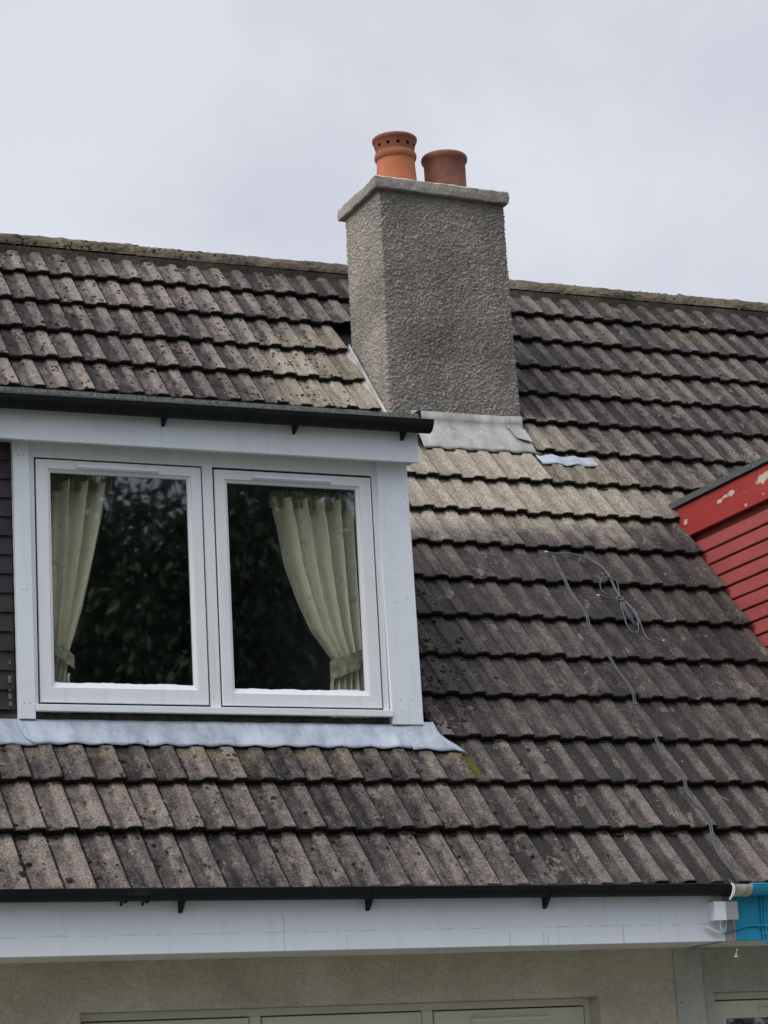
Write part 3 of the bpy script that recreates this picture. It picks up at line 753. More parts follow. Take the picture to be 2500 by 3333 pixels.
# head board, fascia, soffit, flat roof
mb = MB(); mb.box(-2.166, -0.332, 0.722, WY + 0.003, 2.236, 2.40); part(mb, 'head_board', M_FRAME, dormer, bevel=0.002)
mb = MB(); mb.box(D_X0, -0.130, 0.618, 0.640, 2.222, 2.43); part(mb, 'fascia_board', M_WHITE, dormer, bevel=0.0025)
mb = MB(); mb.box(D_X0, -0.133, 0.641, 0.742, 2.238, 2.258); part(mb, 'soffit', M_SOFFIT, dormer)
mb = MB(); mb.box(D_X0 - 0.03, -0.135, 0.60, 2.20, 2.405, 2.468, 0)
n = 160
rows = []
for i in range(n + 1):                     # drooping mineral felt edge over the gutter
    x = lerp(D_X0 - 0.03, -0.135, i / n); w = 0.004 * noise.noise((x * 7, 0, 0)) + 0.002 * noise.noise((x * 31, 0, 5))
    rows.append([mb.vert((x, y, z)) for y, z in ((0.72, 2.476 + w), (0.60, 2.474 + w), (0.580 + w, 2.470 + w), (0.572 + w, 2.445), (0.574 + w, 2.424 + w))])
for i in range(n):
    for k_ in range(4): mb.face((rows[i][k_], rows[i + 1][k_], rows[i + 1][k_ + 1], rows[i][k_ + 1]))
part(mb, 'flat_roof', M_FELT, dormer)
mb = MB(); mb.box(-0.134, -0.118, 0.585, 2.20, 2.43, 2.492); part(mb, 'roof_edge_trim', M_BLACK, dormer)

def half_gutter(mb, x0, x1, yc, z_at, r, mi=0, caps=(False, True), seg=14, lip=True):
    n = max(2, int((x1 - x0) / 0.25)); rows = []
    for i in range(n + 1):
        x = lerp(x0, x1, i / n); z = z_at(x); row = []
        for k_ in range(seg + 1):
            t = math.pi + math.pi * k_ / seg; row.append(mb.vert((x, yc + math.cos(t) * r, z + math.sin(t) * r)))
        for k_ in range(seg + 1):
            t = 2 * math.pi - math.pi * k_ / seg; row.append(mb.vert((x, yc + math.cos(t) * (r - 0.003), z + math.sin(t) * (r - 0.003))))
        rows.append(row)
    m = len(rows[0])
    for i in range(n):
        for k_ in range(m): mb.face((rows[i][k_], rows[i + 1][k_], rows[i + 1][(k_ + 1) % m], rows[i][(k_ + 1) % m]), mi)
    for c, row in zip(caps, (rows[0], rows[-1])):
        if c: mb.face([row[k_] for k_ in range(seg + 1)], mi)
        else:
            for k_ in range(seg): mb.face((row[k_], row[k_ + 1], row[m - 2 - k_], row[m - 1 - k_]), mi)
    if lip:
        mb.tube([(x0, yc - r + 0.0015, z_at(x0) + 0.001), (x1, yc - r + 0.0015, z_at(x1) + 0.001)], 0.004, 6, mi)
def gz_d(x): return 2.412 + 0.004 * (x + 2.4)
mb = MB(); half_gutter(mb, D_X0 - 0.05, -0.082, 0.563, gz_d, 0.056)
dg = part(mb, 'gutter', M_BLACK, house); tag(dg, 'black half-round gutter under the dormer roof edge')
def bracket(x, yf, zt, r, zdrop, parent, w=0.014, name='gutter_bracket'):
    mb = MB()
    for xx in (x - w / 2, x + w / 2): pass
    poly = [(yf - 0.001, zt - 0.02), (yf - 0.001, zt - zdrop), (yf - 0.012, zt - zdrop + 0.003), (yf - 0.05, zt - r - 0.012), (yf - 0.06, zt - r - 0.001), (yf - 0.02, zt - 0.022)]
    a = [mb.vert((x - w / 2, y, z)) for y, z in poly]; b = [mb.vert((x + w / 2, y, z)) for y, z in poly]
    mb.face(a[::-1]); mb.face(b)
    for i in range(len(poly)):
        j = (i + 1) % len(poly); mb.face((a[i], a[j], b[j], b[i]))
    pts = [(x, yf - 0.055 + math.cos(t) * (r + 0.003), zt + math.sin(t) * (r + 0.003)) for t in [math.pi + math.pi * k_ / 12 for k_ in range(13)]]
    for q_, w_ in zip(pts, pts[1:]):
        mb.quad((x - w / 2, q_[1], q_[2]), (x + w / 2, q_[1], q_[2]), (x + w / 2, w_[1], w_[2]), (x - w / 2, w_[1], w_[2]))
    return part(mb, name, M_BLACK, parent)
for x in (-3.9, -3.1, -2.3 - 0.1, -1.505, -0.815, -0.222): bracket(x, 0.618, gz_d(x), 0.056, 0.088, dg)

# ---- the window in the dormer
def casement(root, o, g, hinge, y=0.716, vent=None, fm=None):
    M_FR = fm or M_FRAME
    mb = MB(); d = 0.045
    mb.ring(o, (g[0] - 0.016, g[1] + 0.016, g[2] - 0.020, g[3] + 0.014), y, y + d)
    sash = part(mb, 'casement_window', M_FR, root, bevel=0.002)
    mb = MB(); mb.ring((g[0] - 0.0155, g[1] + 0.0155, g[2] - 0.0195, g[3] + 0.0135), g, y + 0.006, y + 0.030, 0, y + 0.016)
    n = 60; rows = []                     # uneven paint and putty along the foot of the pane
    for i in range(n + 1):
        x = lerp(g[0], g[1], i / n); hgt = 0.006 + 0.007 * max(0, noise.noise((x * 9, g[0] * 3, 2)) + 0.25) + 0.003 * noise.noise((x * 40, 1, g[1]))
        rows.append((mb.vert((x, y + 0.019, g[2] - 0.003)), mb.vert((x, y + 0.0235, g[2] + max(0.002, hgt)))))
    for i in range(n): mb.face((rows[i][0], rows[i + 1][0], rows[i + 1][1], rows[i][1]), 0)
    part(mb, 'glazing_bead', M_FR, sash)
    mb = MB(); mb.quad((g[0] - 0.005, y + 0.026, g[2] - 0.005), (g[1] + 0.005, y + 0.026, g[2] - 0.005), (g[1] + 0.005, y + 0.026, g[3] + 0.005), (g[0] - 0.005, y + 0.026, g[3] + 0.005))
    part(mb, 'pane', M_GLASS, sash)
    if vent:
        x0, x1, z0, z1 = vent; mb = MB(); yy = y - 0.0005
        poly = [(yy, z0), (yy - 0.012, z0 + 0.003), (yy - 0.019, z0 + 0.010), (yy - 0.016, z1 - 0.004), (yy, z1)]
        a = [mb.vert((x0, p, q_)) for p, q_ in poly]; b = [mb.vert((x1, p, q_)) for p, q_ in poly]
        mb.face(a[::-1]); mb.face(b)
        for i in range(5):
            j = (i + 1) % 5; mb.face((a[i], a[j], b[j], b[i]), 0)
        mb.box(x0 - 0.006, x0 - 0.0005, yy - 0.014, yy, z0 + 0.004, z1 + 0.002)
        part(mb, 'trickle_vent', (M_FR if fm else M_WHITE), sash, bevel=0.0015)
    return sash
wf = MB()
wf.ring((-2.163, -0.326, 0.930, 2.2355), (-2.133, -0.356, 0.951, 2.167), 0.722, 0.800)
wf.box(-1.272, -1.218, 0.7225, 0.80, 0.9512, 2.1668)
wf.ring((-2.1332, -1.2718, 0.9508, 2.1668), (-2.120, -1.284, 0.965, 2.152), 0.734, 0.742, 1); wf.ring((-1.2182, -0.3558, 0.9508, 2.1668), (-1.206, -0.372, 0.958, 2.146), 0.734, 0.742, 1)  # black rings added behind the sash edges so the gaps read dark
wfr = part(wf, 'window_frame', [M_FRAME, M_BLACK], dormer)
c1 = casement(house, (-2.124, -1.281, 0.960, 2.157), (-2.050, -1.350, 1.053, 2.097), 'l', vent=(-1.919, -1.505, 2.112, 2.139)); tag(c1, 'left casement of the dormer window')
c2 = casement(house, (-1.209, -0.365, 0.959, 2.154), (-1.140, -0.444, 1.041, 2.092), 'r', vent=(-1.007, -0.588, 2.108, 2.133)); tag(c2, 'right casement of the dormer window')
mb = MB(); mb.box(-2.150, -0.3195, 0.690, 0.7215, 0.912, 0.9455); part(mb, 'window_sill', M_FRAME, dormer, bevel=0.003)
mb = MB(); mb.box(-2.150, -0.322, 0.7385, 0.7445, 0.80, 0.9115)
for i in range(26):
    x = random.uniform(-2.12, -0.4); mb.blob((x, 0.735, random.uniform(0.825, 0.87)), random.uniform(.02, .09), 0.006, random.uniform(.006, .018))
part(mb, 'under_sill_timber', M_OLDWOOD, dormer)

# lead apron under the dormer, three lapped sheets
ap_v = lambda u: 0.962 + nz_(u)
lead('lead_apron', dormer, D_X0 - 0.05, -2.10, ap_v, 1.135, WY, 0.875, 0.0)
def ap_left(v): return interp([(0.95, -2.16), (0.965, -2.185), (1.0, -2.222), (1.06, -2.240), (1.2, -2.245)], v)
lead('lead_apron', dormer, -2.16, -0.22, ap_v, 1.13, WY, 0.870, 0.005, left=ap_left)
def ap_right(v): return interp([(0.91, 0.035), (0.93, 0.022), (0.965, -0.012), (1.0, -0.05), (1.06, -0.082), (1.16, -0.086)], v)
lead('lead_apron', dormer, -0.258, 0.03, lambda u: interp([(-0.3, 0.945), (-0.08, 0.938), (0.03, 0.922)], u) + nz_(u, 9, .004), 1.155, None, 0, 0.009, right=ap_right, nu=30, flat=0.6)

mb = MB()
for u, v, l, w_, a_, m_ in ((-2.135, 1.06, .05, .006, 1.1, 0), (-2.05, 1.125, .012, .008, 0, 0), (-1.62, 1.08, .03, .005, .9, 1), (-1.63, 0.985, .016, .010, 0.1, 1), (-1.30, 1.05, .015, .003, .6, 0), (-0.93, 1.115, .03, .004, 0, 0), (-0.62, 1.115, .018, .005, .2, 0), (-0.45, 1.03, .02, .003, .8, 0), (-0.20, 1.05, .05, .003, 1.2, 0), (-0.13, 1.02, .06, .003, 1.2, 0), (-1.9, 1.0, .01, .003, .4, 0), (-0.75, 1.0, .012, .003, 1.0, 0), (-1.1, 0.99, .01, .004, .5, 0), (-0.34, 1.09, .03, .007, .3, 0)):
    X = XX * math.cos(a_) + UP * math.sin(a_); Y = NRM.cross(X)
    mb = MB(); mb.blob(rp_(u, v, lead_h(u, 0.962) * 0.2 + 0.030), l / 2, w_, 0.005, 0, X, Y, NRM, 8)
    part(mb, 'paint_splash', M_REDF if m_ else M_WIRE_W, dormer)

# lead round the chimney
ch_v = lambda u: 3.829 + nz_(u, 6, 0.005)
def chl_right(v): return interp([(3.80, 1.575), (3.83, 1.565), (3.86, 1.535), (3.95, 1.522), (4.15, 1.514)], v)
cl_ = lead('lead_apron', chim, 0.775, 1.53, ch_v, 4.055, CH[2] - 0.010, 3.165, 0.0, right=chl_right, m=M_LEAD2)
def ch2_left(v): return interp([(3.915, 1.53), (3.925, 1.47), (3.96, 1.432), (4.06, 1.420)], v)
lead('lead_apron', chim, 1.43, 1.525, lambda u: 3.917 + nz_(u, 9, .003), 4.06, CH[2] - 0.014, 3.168, 0.007, left=ch2_left, nu=14, m=M_LEAD2)
mb = MB(); rows = []                               # soaker strip up the left cheek
for i in range(24):
    v = lerp(4.05, 4.93, i / 23); w = 0.003 * noise.noise((v * 9, 2, 2))
    rows.append([mb.vert(rp_(u + w, v, h)) for u, h in ((0.584, 0.000), (0.588, 0.026), (0.600, 0.030), (0.610, 0.038), (0.612, 0.070))])
for i in range(23):
    for k_ in range(4): mb.face((rows[i][k_], rows[i][k_ + 1], rows[i + 1][k_ + 1], rows[i + 1][k_]))
solid(part(mb, 'lead_soaker', M_LEAD2, chim, smooth=True), 0.003)
# loose slip of lead tucked under the tiles on the right
mb = MB(); rows = []
for i in range(32):
    t = i / 31; u = lerp(1.515, 1.905, t); rows.append([])
    for k_ in range(5):
        s_ = k_ / 4; v = lerp(3.703, 3.80, s_) + 0.006 * noise.noise((u * 14, 2, 7)); uu = u - 0.012 * s_
        rows[-1].append(mb.vert(rp_(uu, v, lead_h(uu, 3.72) * 0.8 + 0.010 + 0.006 * noise.noise((u * 17, s_ * 2, 1)))))
for i in range(31):
    for k_ in range(4): mb.face((rows[i][k_], rows[i + 1][k_], rows[i + 1][k_ + 1], rows[i][k_ + 1]))
ls = solid(part(mb, 'lead_slip', M_LEAD, nextdoor, smooth=True), 0.002)

# ------------------------------------------------------------------ eaves and walls
FY, WALLY = -0.03, 0.37
def eaves(root, x0, x1, fm, x_wall0, x_wall1, wm):
    mb = MB(); mb.box(x0, x1, FY, FY + 0.022, -0.292, -0.01); part(mb, 'fascia_board', fm, root, bevel=0.002)
    mb = MB(); mb.box(x0, x1, FY + 0.023, WALLY + 0.02, -0.288, -0.276); part(mb, 'soffit', M_SOFFIT, root)
def wall_with_holes(mb, x0, x1, holes, z0, z1, y0, y1, mi=0):
    xs = sorted({x0, x1} | {h[0] for h in holes} | {h[1] for h in holes}); zs = sorted({z0, z1} | {h[2] for h in holes} | {h[3] for h in holes})
    for a, b in zip(xs, xs[1:]):
        for c, d in zip(zs, zs[1:]):
            mx_, mz_ = (a + b) / 2, (c + d) / 2
            if any(h[0] < mx_ < h[1] and h[2] < mz_ < h[3] for h in holes): continue
            mb.quad((a, y0, c), (b, y0, c), (b, y0, d), (a, y0, d), mi)
    for h in holes:
        mb.quad((h[0], y0, h[2]), (h[0], y0, h[3]), (h[0], y1, h[3]), (h[0], y1, h[2]), mi); mb.quad((h[1], y0, h[3]), (h[1], y0, h[2]), (h[1], y1, h[2]), (h[1], y1, h[3]), mi)
        mb.quad((h[0], y0, h[3]), (h[1], y0, h[3]), (h[1], y1, h[3]), (h[0], y1, h[3]), mi); mb.quad((h[1], y0, h[2]), (h[0], y0, h[2]), (h[0], y1, h[2]), (h[1], y1, h[2]), mi)
LWIN = (-2.068, 0.556, -1.75, -0.512); RWIN = (1.202, 3.3, -1.75, -0.509)
eaves(house, -4.85, 1.058, M_FASCIA, -4.8, PARTY, M_WALL)
mb = MB(); wall_with_holes(mb, -4.75, 0.984, [LWIN], GROUND, -0.28, WALLY, WALLY + 0.14)
mb.quad((-4.75, 7.6, GROUND), (-4.75, WALLY, GROUND), (-4.75, WALLY, -0.28), (-4.75, 7.6, -0.28)); mb.quad((-4.75, 7.6, -0.28), (-4.75, WALLY, -0.28), (-4.75, 3.97, 4.3), (-4.75, 3.97, 4.3))
mb.quad((PARTY, 7.6, GROUND), (-4.75, 7.6, GROUND), (-4.75, 7.6, 0.0), (PARTY, 7.6, 0.0))
part(mb, 'wall', M_WALL, house)
mb = MB(); mb.quad((LWIN[0], 1.6, LWIN[2]), (LWIN[1], 1.6, LWIN[2]), (LWIN[1], 1.6, LWIN[3] + .2), (LWIN[0], 1.6, LWIN[3] + .2)); part(mb, 'room_lining', M_ROOM, house)
mb = MB(); mb.box(0.985, 1.140, WALLY - 0.012, WALLY + 0.05, GROUND, -0.281); part(mb, 'render_band', M_BAND, house, bevel=0.004)
eaves(nextdoor, 1.120, 7.55, M_BLUE, PARTY, 7.5, M_WALL2)
mb = MB(); mb.box(1.0592, 1.1188, FY + 0.0005, FY + 0.022, -0.2915, -0.011); part(mb, 'fascia_joint', M_BOXGREY, nextdoor)
mb = MB(); wall_with_holes(mb, 1.146, 7.45, [RWIN], GROUND, -0.28, WALLY + 0.002, WALLY + 0.14)
mb.quad((7.45, WALLY, GROUND), (7.45, 7.6, GROUND), (7.45, 7.6, -0.28), (7.45, WALLY, -0.28)); mb.quad((7.45, WALLY, -0.28), (7.45, 7.6, -0.28), (7.45, 3.97, 4.3), (7.45, 3.97, 4.3))
mb.quad((7.45, 7.6, GROUND), (PARTY, 7.6, GROUND), (PARTY, 7.6, 0.0), (7.45, 7.6, 0.0))
part(mb, 'wall', M_WALL2, nextdoor)
mb = MB(); mb.quad((RWIN[0], 1.6, RWIN[2]), (RWIN[1], 1.6, RWIN[2]), (RWIN[1], 1.6, RWIN[3] + .2), (RWIN[0], 1.6, RWIN[3] + .2)); part(mb, 'room_lining', M_ROOM, nextdoor)

def ground_window(root, hole, splits, y, vents):
    x0, x1, z0, z1 = hole
    mb = MB(); mb.ring((x0 + 0.001, x1 - 0.001, z0 + 0.001, z1 - 0.001), (x0 + 0.036, x1 - 0.036, z0 + 0.05, z1 - 0.036), y, y + 0.07)
    for s_ in splits: mb.box(s_ - 0.028, s_ + 0.028, y + 0.0008, y + 0.07, z0 + 0.0505, z1 - 0.0365)
    mb.box(x0 - 0.02, x1 + 0.02, WALLY - 0.06, y - 0.001, z0 - 0.03, z0 + 0.012)
    part(mb, 'window_frame', M_FRAME2, root, bevel=0.002)
    ed = [x0 + 0.036 - 0.028 + 0.028] + [v for s_ in splits for v in (s_ - 0.028, s_ + 0.028)] + [x1 - 0.036]
    for i in range(0, len(ed), 2):
        a, b = ed[i] + 0.006, ed[i + 1] - 0.006; zt = z1 - 0.043
        o_ = (a, b, z0 + 0.057, zt); g_ = (a + 0.07, b - 0.07, z0 + 0.14, zt - 0.085)
        m_ = (a + b) / 2; L_ = min(0.42, (b - a) * 0.6)
        casement(root, o_, g_, 'l', y - 0.006, (m_ - L_ / 2, m_ + L_ / 2, zt - 0.060, zt - 0.034) if vents[i // 2] else None, M_FRAME2)
ground_window(house, LWIN, [-1.198, -0.322], WALLY + 0.10, [0, 0, 1])
ground_window(nextdoor, RWIN, [2.22], WALLY + 0.085, [1, 1])

# main gutter: black on this house, turquoise next door, dirty union between
def gz(x): return interp([(-4.9, -0.006), (-2.55, -0.014), (1.0, -0.029), (8, -0.045)], x)
mb = MB(); half_gutter(mb, -4.9, 1.09, -0.083, gz, 0.050, caps=(True, False))
mb.box(-1.985, -1.875, -0.1345, -0.128, gz(-1.93) - 0.03, gz(-1.93) + 0.004)
g1 = part(mb, 'gutter', M_BLACK, house); tag(g1, 'black gutter along the eaves')
for x in (-3.4, -2.56 - 0.1, -1.714, -0.815, 0.088): bracket(x, FY, gz(x), 0.050, 0.098, g1, 0.017)
for x in (-1.976, -1.877):
    mb = MB(); zc = gz(x)
    pts = [(x - 0.004 * k_ / 10, -0.083 + math.cos(t) * 0.0535, zc + math.sin(t) * 0.0535) for k_, t in enumerate([math.pi * 1.0 + math.pi * 0.85 * k_ / 12 for k_ in range(13)])]
    mb.tube(pts, 0.0055, 6); mb.tube([pts[-1], (x - 0.012, -0.038, zc - 0.065)], 0.005, 6)
    part(mb, 'union_clip', M_BLACK, g1)
mb = MB(); half_gutter(mb, 1.158, 7.6, -0.083, gz, 0.050, caps=(False, True))
g2 = part(mb, 'gutter', M_BLUE, nextdoor); tag(g2, 'turquoise painted gutter')
mb = MB(); half_gutter(mb, 1.072, 1.172, -0.083, gz, 0.0545, caps=(False, False), lip=False); part(mb, 'gutter_union', M_UNION, g2)
mb = MB(); half_gutter(mb, 1.035, 1.071, -0.083, gz, 0.0535, caps=(False, False), lip=False); part(mb, 'gutter_union', M_BLACK, g1)

# ------------------------------------------------------------------ red dormer next door
mb = MB()
rf, rb = 0.745, 2.3
def tri(x, off=0.0): 
    a = [mb.vert(p) for p in ((x, rf, 0.70), (x, 2.17, 2.43), (x, rf, 2.43))]; mb.face(a, 0)
tri(RD_X0 + 0.03); tri(RD_X1)
mb.box(RD_X0 + 0.03, RD_X1, rf, rf + 0.08, 0.70, 2.43)
rd = part(mb, 'dormer', M_REDB, nextdoor); tag(rd, 'red boarded dormer')
mb = MB(); z = 2.221; pitch = 0.0865
k_ = 0
while z > 0.75:                                            # lapped boards on the cheek, sawn to the roof slope
    zt, zb = z, z - pitch
    def yend(zz, h=0.0): return (zz / ST) * CT - 0.0 + 0.012
    yt, yb = yend(zt), yend(zb); x_out, x_in = RD_X0 + 0.002 + random.uniform(0, 0.002), RD_X0 + 0.016
    w = random.uniform(-0.002, 0.002)
    n = 14; rows = []
    for i in range(n + 1):
        t = i / n
        ya = lerp(rf - 0.02, yt, t); ybm = lerp(rf - 0.02, yb, t)
        wob = 0.0025 * noise.noise((ya * 6, z * 20, 0))
        rows.append([mb.vert(p) for p in ((x_in, ya, zt - 0.004), (x_in - 0.006, ya, zt - 0.006), (x_out, ybm, zb + 0.008 + wob), (x_out + 0.004, ybm, zb + 0.003 + wob), (x_in + 0.01, ybm, zb + 0.0035 + wob))])
    for i in range(n):
        for q_ in range(4): mb.face((rows[i][q_], rows[i][q_ + 1], rows[i + 1][q_ + 1], rows[i + 1][q_]), 0)
    mb.face(rows[-1][::-1], 0)
    z -= pitch
for k_ in range(18):                                       # boards across the front
    z0_ = 0.80 + 0.0865 * k_
    mb.face([mb.vert(p) for p in ((RD_X0 + .02, rf - 0.014, z0_), (RD_X1, rf - 0.014, z0_), (RD_X1, rf - 0.003, z0_ + 0.088), (RD_X0 + .02, rf - 0.003, z0_ + 0.088))], 0)
part(mb, 'cladding', M_REDB, rd)
mb = MB()
ysl = lambda zz: zz / ST * CT + 0.006
n = 20; 
a = [(rf - 0.16, 2.262), (ysl(2.262), 2.262), (ysl(2.458), 2.458), (rf - 0.16, 2.458)]
x_o, x_i = RD_X0 - 0.018, RD_X0 + 0.012
p = [mb.vert((x, y, z)) for x in (x_o, x_i) for y, z in a]
for q_ in ((0, 1, 2, 3), (7, 6, 5, 4), (1, 0, 4, 5), (2, 1, 5, 6), (3, 2, 6, 7), (0, 3, 7, 4)): mb.face([p[i] for i in q_])
mb.box(RD_X0 - 0.018, RD_X1, rf - 0.185, rf - 0.1605, 2.262, 2.458)
part(mb, 'fascia_board', M_REDF, rd, bevel=0.003)
mb = MB()                                                  # felt roof with an upstanding edge
n = 60; rows = []
for i in range(n + 1):
    y = lerp(rf - 0.22, 2.222, i / n); w = 0.003 * noise.noise((y * 9, 3, 0))
    rows.append([mb.vert((x, y, z)) for x, z in ((RD_X0 - 0.022 + w, 2.462), (RD_X0 - 0.036 + w, 2.465 + w), (RD_X0 - 0.036 + w, 2.502 + w), (RD_X0 - 0.02, 2.508 + w), (RD_X0 + 0.06, 2.505 + w), (RD_X0 + 0.10, 2.480))])
for i in range(n):
    for q_ in range(5): mb.face((rows[i][q_], rows[i + 1][q_], rows[i + 1][q_ + 1], rows[i][q_ + 1]))
mb.face(rows[0]); mb.face(rows[-1][::-1])
mb.box(RD_X0 + 0.013, RD_X1 + 0.05, rf - 0.22, 2.17, 2.44, 2.478)
part(mb, 'flat_roof', M_FELT, rd)

# ------------------------------------------------------------------ moss and debris lying on the tiles
mbm = MB(); mbg = MB()
def drop(mb_, u, v, s_, z=0.6):
    if (D_X0 < u < D_X1 + .02 and 1.0 < v < 3.4) or (RD_X0 - .02 < u < RD_X1 and 1.1 < v < 3.4): return
    if CH[0] - .1 < u < CH[1] and 3.75 < v < 5.0: return
    a = random.uniform(0, math.pi); X = XX * math.cos(a) + UP * math.sin(a); Y = NRM.cross(X)
    mb_.blob(rp_(u, v, H(u, v) - 0.001), s_, s_ * random.uniform(.5, 1.1), s_ * z, 0, X, Y, NRM)
for i in range(6500):                                      # along the lapped edges
    u = random.uniform(-2.9, 4.6); c = random.randint(1, 16); v = c * G + random.gauss(-0.008, 0.004)
    s_ = min(0.013, random.expovariate(1 / 0.0045) + 0.002)
    drop(mbm, u, v, s_, 0.8)
for i in range(900):                                      # left upper slope is dotted with it
    u = random.uniform(-2.2, 0.4); v = random.uniform(3.9, 5.9); drop(mbm, u, v, min(0.018, 0.003 + random.expovariate(1 / 0.0045)))
for i in range(420):
    u = random.uniform(-2.8, 0.6); v = random.uniform(0.0, 0.98); 
    if random.random() < .5: u = round(u / TW) * TW + random.gauss(0.006, 0.008)
    drop(mbm, u, v, min(0.018, 0.003 + random.expovariate(1 / 0.005)))
for i in range(500):
    u = random.uniform(1.6, 4.5); v = random.uniform(3.4, 5.9); drop(mbm, u, v, min(0.013, 0.002 + random.expovariate(1 / 0.004)))
for i in range(800):                                      # dark litter in the corner beside the dormer
    u = -0.1 + abs(random.gauss(0, 0.17)); v = random.uniform(1.1, 2.7); drop(mbm, u, v, min(0.018, 0.003 + random.expovariate(1 / 0.005)))
for i in range(60):
    c = random.choice([0, 1, 1, 2]); u = random.choice([-2.4, -2.1, -1.8, -1.5, -0.9, -.6, -.3]) + random.gauss(0.008, 0.006); v = c * G + random.uniform(0.02, 0.25); drop(mbg, u, v, random.uniform(.003, .008))
for i in range(50): drop(mbg, random.gauss(0.02, 0.022), random.uniform(0.74, 0.96), random.uniform(.003, .008), .5)
def rdrop(mb_, x, s_):
    t = random.uniform(0.0, 0.62) * math.pi; r = 0.101
    mb_.blob((x, 3.975 - math.cos(t) * r, 4.457 + math.sin(t) * r), s_, s_, s_ * .6, 0, XX, Vector((0, math.sin(t), math.cos(t))), Vector((0, -math.cos(t), math.sin(t))))
for i in range(700):
    x = -2.0 + abs(random.gauss(0, 1.0)); 
    if x < 0.6: rdrop(mbm if random.random() < .75 else mbg, x, min(0.018, .003 + random.expovariate(1 / 0.005)))
for i in range(240):
    x = random.gauss(3.6, 0.75)
    if x > 1.7: rdrop(mbm if random.random() < .55 else mbg, x, min(0.016, .003 + random.expovariate(1 / 0.0045)))
tag(part(mbm, 'dark_moss', M_MOSS, house, smooth=False), kind='stuff')
tag(part(mbg, 'green_moss', M_GMOSS, house, smooth=False), kind='stuff')

# ------------------------------------------------------------------ loose aerial cable
def on(u, v, e=0.0): return rp_(u, v, max(LIFT * (1 - ((v + d) / G) % 1.0) for d in (-.05, -.03, -.012, 0, .012, .03, .05)) + 0.029 + e)
MAIN = [(1.19, 2.70), (1.178, 2.644), (1.158, 2.525), (1.156, 2.42), (1.156, 2.305), (1.160, 2.17), (1.158, 2.09), (1.146, 2.035), (1.138, 1.936), (1.143, 1.838), (1.15, 1.71), (1.161, 1.583), (1.163, 1.448), (1.151, 1.36),
        (1.144, 1.325), (1.137, 1.24), (1.141, 1.102), (1.135, 0.992), (1.135, 0.929), (1.143, 0.84), (1.158, 0.751), (1.157, 0.69), (1.142, 0.642), (1.140, 0.568), (1.160, 0.466), (1.163, 0.389), (1.138, 0.281), (1.114, 0.206), (1.098, 0.092), (1.113, 0.011), (1.136, -0.061)]
def lay(pts, du=0.0, e=0.0, n=6):
    out = []
    for q_ in smooth_path([(u, v, 0) for u, v in pts], n): out.append(on(q_.x + du, q_.y, e + 0.002 * noise.noise((q_.y * 9, du * 300, 0))))
    for _ in range(22): out = [out[0]] + [(out[i - 1] + out[i] * 2 + out[i + 1]) / 4 for i in range(1, len(out) - 1)] + [out[-1]]
    return out
cable = tag(empty('aerial_cable', (1.145, 1.2, 1.4)), 'grey twin cable running down the tiles, its spare end tied in a loose coil', 'cable')
def cpart(mb, name, m): 
    o = mb.build(name, m, None, smooth=True); o.parent = cable; o.matrix_parent_inverse = Matrix.Translation(-cable.location); return o
mb = MB(); mb.tube(lay(MAIN, -0.0055), 0.0036, 8); mb.tube(lay(MAIN, 0.0055, 0.001), 0.0036, 8)
cpart(mb, 'cable_run', M_CABLE)
TOP = [(1.161, 2.72), (1.205, 2.702), (1.271, 2.715), (1.333, 2.714), (1.401, 2.668), (1.441, 2.608), (1.450, 2.535), (1.451, 2.45), (1.452, 2.368), (1.452, 2.285)]
mb = MB(); mb.tube(lay(TOP, 0, 0.003), 0.0036, 8); mb.tube(lay([(u + .006, v + .006) for u, v in TOP], 0.0, 0.004), 0.0036, 8)
L1 = [(1.448, 2.285), (1.39, 2.296), (1.361, 2.345), (1.362, 2.40), (1.395, 2.452), (1.445, 2.467), (1.48, 2.44), (1.484, 2.393), (1.461, 2.33), (1.450, 2.28)]
L2 = [(1.451, 2.276), (1.41, 2.266), (1.372, 2.272), (1.345, 2.30), (1.323, 2.298)]
COIL = [(1.451, 2.276), (1.41, 2.194), (1.392, 2.114), (1.38, 2.02), (1.39, 1.955), (1.423, 1.955), (1.456, 2.006), (1.472, 2.107), (1.464, 2.197), (1.450, 2.27), (1.427, 2.218), (1.412, 2.127), (1.424, 2.05), (1.455, 2.017), (1.473, 2.074), (1.470, 2.175), (1.455, 2.265),
        (1.437, 2.20), (1.425, 2.12), (1.444, 2.04), (1.470, 2.03), (1.482, 2.10), (1.474, 2.19), (1.456, 2.27), (1.472, 2.198), (1.475, 2.096), (1.479, 2.052), (1.470, 1.984), (1.457, 1.915), (1.462, 1.868), (1.499, 1.862), (1.542, 1.877)]
mb.tube(lay(L1, 0, 0.006), 0.0036, 8); mb.tube(lay(L2, 0, 0.006), 0.0036, 8); mb.tube(lay(COIL, 0, 0.006), 0.0034, 8)
KN = [(1.418, 2.274), (1.439, 2.293), (1.462, 2.283), (1.458, 2.254), (1.43, 2.238), (1.412, 2.255), (1.420, 2.276), (1.443, 2.290), (1.464, 2.276), (1.452, 2.246), (1.425, 2.24)]
mb.tube(lay(KN, 0, 0.012), 0.0036, 8)
cpart(mb, 'cable_coil', M_CABLE)
for a, b in (((1.325, 2.298), (1.312, 2.303)), ((1.540, 1.876), (1.556, 1.882)), ((1.166, 2.72), (1.148, 2.726))):
    mb = MB(); mb.tube([on(*a, 0.007), on(*b, 0.007)], 0.0042, 8); cpart(mb, 'cable_end', M_CABLEEND)
